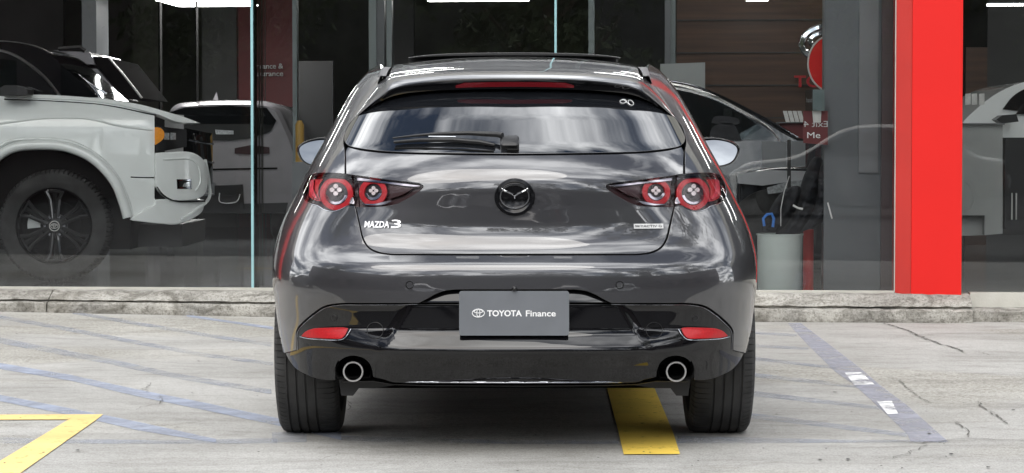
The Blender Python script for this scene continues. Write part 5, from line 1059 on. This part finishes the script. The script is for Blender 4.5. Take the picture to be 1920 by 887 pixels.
for px in (1110, 1536): c_ = at(px, 370, YD); MB().lathe([(0.0001, 0), (0.20, 0), (0.21, -0.02), (0.30, -0.02), (0.325, 0.02), (0.325, 0.2)], 36, lambda r, a, h: (c_[0] + r * math.cos(a), YD + 0.03 + h, FZ + 0.325 + r * math.sin(a))).mk('wheel', 'rubber', dc, smooth=40)
# silver car nose beside it, nearer the glass
YN = 17.2
sc_ = thing('silver_coupe', 'silver car nose poking in behind the white bin and the black bag', 'car', (at(1450, 300, YN)[0], YN + 0.8, FZ))
prof_s = spline([(1380, 400, 1), (1380, 330, 1), (1420, 318), (1470, 312), (1520, 316), (1556, 330), (1570, 352), (1568, 392), (1556, 402, 1), (1380, 400, 1)], 6, closed=True)
rounded_side('body', prof_s, YN + 0.4, 1.7, 'bpaint', sc_, 6); side_prism('head_lamp', [(1438, 352), (1480, 340), (1545, 334), (1552, 346), (1500, 356), (1440, 364)], YN + 0.32, YN + 0.5, 'lamp_clear', sc_); side_prism('bonnet_sheen', [(1385, 326), (1440, 319), (1520, 321), (1560, 334), (1500, 338), (1430, 348), (1385, 344)], YN + 0.34, YN + 0.5, 'spaint', sc_)  # silver slab paints the bright sheen on the dark bonnet
c_ = at(1445, 400, YN + 0.5); MB().lathe([(0.0001, 0), (0.22, 0), (0.32, -0.02), (0.325, 0.2)], 30, lambda r, a, h: (c_[0] + r * math.cos(a), YN + 0.39 + h, FZ + 0.325 + r * math.sin(a))).mk('wheel', 'rubber', sc_, smooth=40)
# ================================================================== things by the right-hand pane
# bin
c_ = at(1462, 490, 15.75); rt, rb = 42.5 * 15.75 / FPX * 1.0, 39.5 * 15.75 / FPX; zt = at(1462, 438, 15.75)[2]; zb_ = FZ + 0.002
bn = thing('waste_bin', 'round white plastic bin beside the hatchback, behind the glass', 'bin', (c_[0], 15.75, FZ))
TBn = lambda r, a, h: (c_[0] + r * math.cos(a), 15.75 + r * math.sin(a), h)
MB().lathe([(0.0001, zb_), (rb, zb_), (rb + 0.004, zb_ + 0.01), (rt, zt - 0.012), (rt + 0.006, zt - 0.010), (rt + 0.006, zt), (rt - 0.004, zt), (rb - 0.008, zb_ + 0.02), (0.0001, zb_ + 0.02)], 48, TBn).mk('bin_body', 'bin', bn, smooth=35)
# folded black canopy bags standing in the bin
bag = thing('black_canopy_bag', 'folded black fabric bags with white printing leaning out of the white bin', 'bag', at(1490, 430, 15.75))
def soft(name, pts, rs, m, parent, flat=0.7): return MB().tube([at(x, y, Y) for x, y, Y in pts], rs, 12, flat=flat).mk(name, m, parent, smooth=70)
def cloth(name, pts, Y0, depth, m, parent, amp=0.02, step=4.0, seed=1):
    A = np.array(spline(pts, 4, closed=True)); lo, hi = A.min(0), A.max(0); G = np.stack(np.meshgrid(np.arange(lo[0], hi[0], step), np.arange(lo[1], hi[1], step), indexing='ij'), -1).reshape(-1, 2); G = G[inpoly(G, A)]
    dm = np.min(np.hypot(G[:, None, 0] - A[None, :, 0], G[:, None, 1] - A[None, :, 1]), 1); G = G[dm > step * .6]; n = len(A)
    r = delaunay_2d_cdt([Vector(q) for q in A] + [Vector(q) for q in G], [(i, (i + 1) % n) for i in range(n)], [], 0, 1e-6); Q = np.array([tuple(v) for v in r[0]]); F = [f for f in r[2] if inpoly(np.array([Q[list(f)].mean(0)]), A)[0]]
    d = np.min(np.hypot(Q[:, None, 0] - A[None, :, 0], Q[:, None, 1] - A[None, :, 1]), 1); mx_ = d.max(); V = []
    for sgn in (-1, 1):
        for (x, y), dd in zip(Q, d):
            t = math.sqrt(min(1, dd / (mx_ * .8))); fold = amp * t * (math.sin(x * .22 + y * .13 + seed) + .6 * math.sin(x * .09 - y * .31 + seed * 2)); V.append(at(x, y, Y0 + sgn * depth * t + fold * (sgn < 0)))
    k = len(Q); return MB().add(V, [tuple(f) for f in F] + [tuple(i + k for i in f[::-1]) for f in F]).mk(name, m, parent, smooth=50)
cloth('bag_body', [(1452, 440), (1474, 416), (1492, 386), (1500, 352), (1512, 318), (1528, 294), (1541, 298), (1538, 340), (1530, 378), (1512, 418), (1500, 440)], 15.80, 0.10, 'fabric', bag, 0.02, seed=1)
cloth('bag_sleeve', [(1500, 436), (1520, 405), (1532, 370), (1536, 320), (1546, 296), (1556, 330), (1557, 375), (1549, 410), (1530, 425)], 15.70, 0.08, 'fabric', bag, 0.022, seed=3)
cloth('bag_flap', [(1428, 432), (1440, 400), (1456, 372), (1478, 352), (1500, 350), (1495, 385), (1478, 415), (1458, 436)], 15.72, 0.06, 'fabric', bag, 0.02, seed=5)
soft('loose_strap', [(1480, 330, 15.62), (1470, 360, 15.6), (1464, 392, 15.6), (1464, 424, 15.62)], [.003] * 4, 'dim_letters', bag)
soft('blue_cord', [(1433, 424, 15.6), (1431, 410, 15.6), (1438, 402, 15.6), (1447, 401, 15.6), (1451, 410, 15.6), (1449, 426, 15.6)], [.009] * 6, 'blue', bag, 1.0)
soft('stitching', [(1552, 380, 15.545), (1556, 395, 15.545), (1560, 410, 15.55)], [.005] * 3, 'white', bag); soft('printed_tape', [(1487, 385, 15.60), (1496, 390, 15.60), (1505, 392, 15.60)], [.010] * 3, 'white', bag)
rp = thing('red_post', 'red post standing on the floor between the white bin and the grey column', 'post', at(1516, 543, 15.95)); c_ = at(1515.5, 490, 15.95)
MB().lathe([(0.0001, FZ), (0.042, FZ), (0.042, FZ + .01), (0.034, FZ + .012), (0.034, at(1515, 430, 15.95)[2]), (0.0001, at(1515, 430, 15.95)[2])], 24, lambda r, a, h: (c_[0] + r * math.cos(a), 15.95 + r * math.sin(a), h)).mk('post_tube', 'red_side', rp, smooth=40)
sbr = MB().tube([BL(blpx(1541, 300, 0.10)[0], 0.10, FZ + 0.014), BL(blpx(1578, 300, 0.10)[0], 0.10, FZ + 0.014)], 0.013, 8).mk('paper_roll', 'paper', label='small white roll lying on the floor against the glass', cat='paper roll')
# reception desk with signs
rd = thing('reception_desk', 'low red reception desk in front of the timber wall', 'desk', BL(blpx(1500, 300, 5)[0], 5, FZ))
MB().box(*sbox(1462, 1540, FZ, blpx(1500, 231, 5)[1], 5.0, 5.8), TB).mk('desk_body', 'red_soft', rd); MB().box(*sbox(1457, 1545, blpx(1500, 231, 5)[1], blpx(1500, 229, 5)[1], 4.95, 5.85), TB).mk('desk_top', 'counter_dark', rd)
lf = thing('leaflet_stand', 'slanting white leaflets standing on the red reception desk', 'leaflets', BL(blpx(1488, 300, 4.9)[0], 5, 1.1))
def fquad(name, pts, t, m, parent, th=0.012, **k):
    q = [blpx(x, y, t) for x, y in pts]; return MB().prism([(a, b) for a, b in q], t, t + th, lambda a, b, c: BL(a, c, b)).mk(name, m, parent, **k)
for i in range(4): fquad('leaflet', [(1468 + i * 9, 208), (1475.5 + i * 9, 208), (1481 + i * 9, 229), (1473.5 + i * 9, 229)], 4.93, 'paper', lf)
hs = thing('hanging_notice', 'frosted square notice fixed inside the glass beside the grey column', 'notice', BL(blpx(1528, 300, .3)[0], .3, 1.2))
fquad('notice_panel', [(1510, 169), (1524, 168), (1546, 168), (1546, 208), (1510, 208)], 0.30, 'clear_acrylic', hs); fquad('notice_back', [(1524, 168), (1546, 168), (1546, 208), (1524, 208)], 0.32, 'counter', hs); put_text('notice_lettering', 'hand', fac_frame(1512, 192, .298), pxlen(1512, 1523, .3), 0.03, 0.002, 'counter_dark', hs)
ss = thing('red_sign', 'small dark red sign with white lettering, left of the grey column', 'sign', BL(blpx(1530, 300, .36)[0], .36, 0.9))
fquad('sign_board', [(1506, 208), (1552, 208), (1552, 272), (1506, 268)], 0.36, 'red_soft', ss); fquad('sign_card', [(1523, 208), (1540, 208), (1539, 230), (1525, 230)], 0.34, 'paper', ss)
f_ = fac_frame(1513.5, 259, .355); put_text('sign_lettering', 'Me', f_, pxlen(1513.5, 1538, .355), 11 / 294, 0.003, 'white', ss, offset=0.0)
f_ = fac_frame(1552, 238, .355); f_ = (f_[0], -f_[1], f_[2], f_[3]); put_text('sign_lettering', 'Exit 4', f_, pxlen(1507, 1552, .355), 11 / 294, 0.002, 'dim_letters', ss)
rs_ = thing('round_red_sign', 'big round red disc sign partly hidden by the grey column', 'sign', BL(blpx(1560, 300, 1.25)[0], 1.25, 1.4))
fr = (np.array(BL(blpx(1562, 119, 1.25)[0], 1.25, blpx(1562, 119, 1.25)[1])), np.array(E), np.array((0, 0, 1.0)), -np.array(Nn)); rr_ = pxlen(1516, 1562, 1.25)
mb = MB(); disc(mb, fr, 0, 0, rr_, -0.03, 0.0, 40, ry=rr_ * 1.15); mb.mk('disc_face', 'red_panel', rs_, smooth=40); mb = MB(); ellipse_ring(mb, fr, 0, 0, rr_ * 1.02, rr_ * 1.17, 0.006, 0.0, 48); mb.mk('disc_rim', 'paper', rs_, smooth=60)
oe = thing('chrome_oval_emblem', 'chrome three-oval emblem above the round red sign', 'emblem', BL(blpx(1560, 300, 1.45)[0], 1.45, 1.75))
fr = (np.array(BL(blpx(1558, 82, 1.45)[0], 1.42, blpx(1558, 82, 1.45)[1])), np.array(E), np.array((0, 0, 1.0)), -np.array(Nn)); mb = MB(); q = pxlen(1503, 1558, 1.45)
ellipse_ring(mb, fr, 0, 0, q, q * 0.60, 0.022, 0.0, 48); ellipse_ring(mb, fr, 0, 0.02, q * 0.72, q * 0.28, 0.018, 0.0, 40); ellipse_ring(mb, fr, 0, 0, q * 0.27, q * .55, 0.018, 0, 40); mb.mk('emblem_rings', 'chrome', oe, smooth=60)
# display boards right of the hatchback's roof
bd1 = thing('display_board', 'pale grey display board standing behind the black saloon', 'board', BL(blpx(1300, 300, 5.6)[0], 5.6, FZ)); fquad('board_panel', [(1238, 120), (1322, 117), (1322, 225), (1238, 225)], 5.6, 'counter', bd1, 0.05)
bd2 = thing('display_board', 'small grey information board beside the nose of the silver car', 'board', BL(blpx(1470, 300, 1.3)[0], 1.3, FZ)); fquad('board_panel', [(1428, 264), (1475, 266), (1475, 314), (1428, 314)], 1.3, 'counter_dark', bd2, 0.02); fquad('board_panel', [(1484, 264), (1510, 264), (1510, 312), (1484, 312)], 1.3, 'counter_dark', bd2, 0.02); fquad('board_post', [(1476, 262), (1483, 262), (1483, 420), (1476, 420)], 1.31, 'satin_black', bd2, 0.02)
yp = thing('yellow_bollard', 'short yellow bollard inside the showroom left of the hatchback mirror', 'bollard', at(562, 330, 20.5)); c_ = at(562, 270, 20.5)
MB().lathe([(0.0001, FZ), (0.036, FZ), (0.036, at(562, 234, 20.5)[2]), (0.026, at(562, 230, 20.5)[2]), (0.018, at(562, 226, 20.5)[2]), (0.0001, at(562, 226, 20.5)[2])], 16, lambda r, a, h: (c_[0] + r * math.cos(a), 20.5 + r * math.sin(a), h)).mk('bollard_tube', 'yellow_post', yp, smooth=40)
dk = thing('dark_desk', 'dark desk with office chairs in the showroom behind the left door mirror', 'desk', at(600, 330, 20.2)); MB().box((at(554, 300, 20.2)[0], 19.9, FZ), (at(650, 300, 20.2)[0], 20.3, at(600, 304, 19.9)[2])).mk('desk_body', 'counter_dark', dk); MB().box((at(575, 300, 20.4)[0], 20.5, FZ + 0.45), (at(600, 300, 20.4)[0], 20.6, FZ + 1.0)).mk('chair_back', 'fabric', dk)
# right bay: counter and white car
cn = thing('service_counter', 'pale grey counter with a stepped foot right of the red pillar', 'counter', BL(blpx(1840, 300, 2.5)[0], 2.5, FZ))
fquad('counter_front', [(1780, 234), (1880, 234), (1880, 438), (1846, 441), (1846, 404), (1780, 404)], 2.5, 'counter', cn, 0.6); fquad('counter_foot', [(1780, 404.5), (1845, 404.5), (1845, 441), (1780, 443)], 2.62, 'counter', cn, 0.5); fquad('counter_top', [(1776, 231), (1884, 231), (1884, 233.7), (1776, 233.7)], 2.46, 'counter_dark', cn, 0.7)
w3 = thing('white_sedan', 'white car with raked windscreen behind the pale counter', 'car', BL(blpx(1880, 300, 4.6)[0], 5.4, FZ))
YW = 19.9
side_prism('bonnet', spline([(1800, 300, 1), (1800, 240), (1830, 205), (1875, 172), (1930, 152), (2100, 150, 1), (2100, 300, 1)], 6), YW, YW + 1.6, 'wpaint', w3); side_prism('windscreen', spline([(1880, 205, 1), (1900, 180), (1930, 164), (2000, 160, 1), (2000, 215, 1)], 6), YW - 0.02, YW, 'side_glass', w3)
side_prism('door_window', spline([(1905, 214, 1), (1925, 190), (1960, 175), (2100, 172, 1), (2100, 214, 1)], 6), YW - 0.03, YW, 'side_glass', w3); side_prism('door', [(1800, 300), (2100, 300), (2100, 425), (1800, 425)], YW, YW + 1.6, 'wpaint', w3)
side_prism('door_mirror', [(1868, 224), (1880, 216), (1906, 214), (1910, 228), (1880, 232)], YW - 0.3, YW - 0.1, 'satin_black', w3)
rk = thing('black_cabinet', 'black cabinet with slim chrome handles at the right edge', 'cabinet', BL(blpx(1910, 300, 3)[0], 3, FZ)); fquad('cabinet_body', [(1884, 258), (1990, 258), (1990, 430), (1884, 430)], 3.0, 'satin_black', rk, 0.5)
for px in (1898, 1906): MB().tube([BL(blpx(px, 300, 2.95)[0], 2.95, blpx(px, y, 2.95)[1]) for y in (362, 412)], 0.006, 6).mk('handle', 'steel', rk)
pp = thing('wall_leaflets', 'white leaflets standing on the pale counter', 'leaflets', BL(blpx(1830, 300, 2.8)[0], 2.8, 1.1))
for a in (1810, 1822, 1836): fquad('leaflet', [(a, 176), (a + 10, 175), (a + 10, 196), (a, 197)], 4.0, 'paper', pp)
# ================================================================== behind the camera: what the paint and the glass reflect
def tree(px, py, h, seed, label):
    r = random.Random(seed); t = thing('street_tree', label, 'tree', (px, py, 0), 'trees across the road behind the viewer'); mb = MB()
    mb.tube([(px, py, 0), (px + .1, py, h * .25), (px, py + .1, h * .5), (px + .1, py, h * .8)], [.22, .17, .12, .04], 8)
    for i in range(7):
        a = r.uniform(0, 2 * PI); z0 = h * r.uniform(.28, .6); mb.tube([(px, py, z0), (px + math.cos(a) * h * .14, py + math.sin(a) * h * .14, z0 + h * .12), (px + math.cos(a) * h * .26, py + math.sin(a) * h * .26, z0 + h * .26)], [.08, .05, .02], 5)
    mb.mk('trunk', 'bark', t, smooth=60); V = []; F = []
    cl_ = [(px + r.gauss(0, h * .18), py + r.gauss(0, h * .18), h * r.uniform(.38, .98), h * r.uniform(.07, .15)) for _ in range(26)]
    for i in range(5200):
        cx, cy, cz, cr_ = r.choice(cl_); d = Vector((r.gauss(0, 1), r.gauss(0, 1), r.gauss(0, 1))).normalized() * cr_ * r.random() ** .4; p = Vector((cx, cy, cz)) + d; a = Vector((r.gauss(0, 1), r.gauss(0, 1), r.gauss(0, 1))).normalized(); b = a.orthogonal().normalized(); q = r.uniform(.07, .16); c = a.cross(b)
        k_ = len(V); V += [p + b * q, p + c * q * .5, p - b * q, p - c * q * .5]; F.append((k_, k_ + 1, k_ + 2, k_ + 3))
    mesh('crown', V, F, 'leaf', t); return t
for i, (x, y, h) in enumerate([(-19, -17, 7.5), (-11.5, -19, 8.5), (-5, -18, 6.5), (2.5, -20, 8.2), (8.5, -17.5, 6.8), (16, -19, 8.0), (24, -18, 7), (-13.5, 3.5, 11), (10, 3, 11.5), (9, -4.5, 10)]): tree(x, y, h, i, 'leafy street tree beyond the parked cars, behind the viewer' if y < -10 else 'tall leafy tree added at the side of the lot, unseen, to darken the car reflections')  # the tall side trees are added to keep sky out of the car panels
def simple_car(x, y, rz, m, label, L=4.5):
    t = thing('parked_car', label, 'car', (x, y, 0), 'cars parked behind the viewer', rotz=rz)
    pro = [(-2.2, .35), (-2.25, .6), (-2.15, .88), (-1.7, .98), (-1.2, 1.38), (-.6, 1.45), (.3, 1.42), (1.1, .98), (1.9, .85), (2.2, .65), (2.22, .35), (1.75, .30), (1.68, .55), (1.4, .68), (1.12, .55), (1.05, .28), (-1.0, .28), (-1.07, .55), (-1.35, .68), (-1.62, .55), (-1.7, .30)]
    A = np.array(spline([p for p in pro] + [pro[0]], .15, closed=True)); n = len(A); V = []; I = inset(A, 0.05)
    for ring, Y in ((I, -.86), (A, -.78), (A, .78), (I, .86)): V += [(a, Y * (1 - max(0, b - .95) * .45), b) for a, b in ring]
    r_ = delaunay_2d_cdt([Vector(p) for p in I], [(i, (i + 1) % n) for i in range(n)], [], 1, 1e-6); F = [(j * n + i, (j + 1) * n + i, (j + 1) * n + (i + 1) % n, j * n + (i + 1) % n) for j in range(3) for i in range(n)]
    if len(r_[0]) == n: F += [tuple(f) for f in r_[2]] + [tuple(3 * n + i for i in f[::-1]) for f in r_[2]]
    o = MB().add(V, F).mk('body', m, t); bm = bmesh.new(); bm.from_mesh(o.data); bmesh.ops.recalc_face_normals(bm, faces=bm.faces); bm.to_mesh(o.data); bm.free(); sharp(o, 40)
    for s in (-1, 1):
        w = [(-1.25, .98), (-.95, 1.30), (-.3, 1.37), (.25, 1.34), (.95, .98)]; MB().prism(w, s * .70, s * .845, lambda a, b, c: (a, c, b)).mk('side_window', 'side_glass', t)
        for cx in (-1.35, 1.4): MB().lathe([(0.0001, -.1), (.2, -.1), (.3, -.1), (.32, -.06), (.32, .1)], 24, lambda r, a, h: (cx + r * math.cos(a), s * .74 - s * h * -1 * -1, .32 + r * math.sin(a))).mk('wheel', 'rubber', t, smooth=40)
    return t
simple_car(-4.6, -8.5, 0.05, 'spaint', 'silver car parked sideways across the lot behind the viewer'); simple_car(1.6, -9.2, 3.18, 'bpaint', 'black car parked across the lot behind the viewer'); simple_car(7.0, -8.8, 3.1, 'wpaint', 'white car parked across the lot behind the viewer')
hg = MB().box((-60, -38, 0), (60, -28, 7.0)).mk('backdrop', 'wall2', label='long dark warehouse added beyond the trees, unseen, to darken the glass reflections', cat='building')  # unseen dark mass added so the shopfront reflects no bright sky
for x0, x1, y0, y1, h, lb in ((-34, -15, -24, 9, 6.5, 'unseen dark brick block added along the left side to darken the car reflections'), (17, 36, -24, 8, 6.0, 'unseen dark brick block added along the right side to darken the car reflections')):  # unseen dark masses added so the car flanks reflect less sky
    nb = thing('added_building', lb, 'building', ((x0 + x1) / 2, (y0 + y1) / 2, 0)); MB().box((x0, y0, 0), (x1, y1, h)).mk('wall', 'col_brown', nb); MB().box((x0 - .2, y0 - .2, h), (x1 + .2, y1 + .2, h + .3)).mk('parapet', 'counter', nb)
    xf = x1 if x0 < 0 else x0; sg_ = 1 if x0 < 0 else -1
    for y_ in range(-20, 8, 5): MB().box((min(xf, xf + sg_ * .05), y_, 1.0), (max(xf, xf + sg_ * .05), y_ + 2.4, 2.8)).mk('window', 'side_glass', nb)
simple_car(-7.9, 9.6, PI / 2, 'bpaint', 'black car parked left of the picture beside the kerb')
print('triangles', sum(len(q.vertices) - 2 for o in bpy.data.objects if o.type == 'MESH' for q in o.data.polygons))
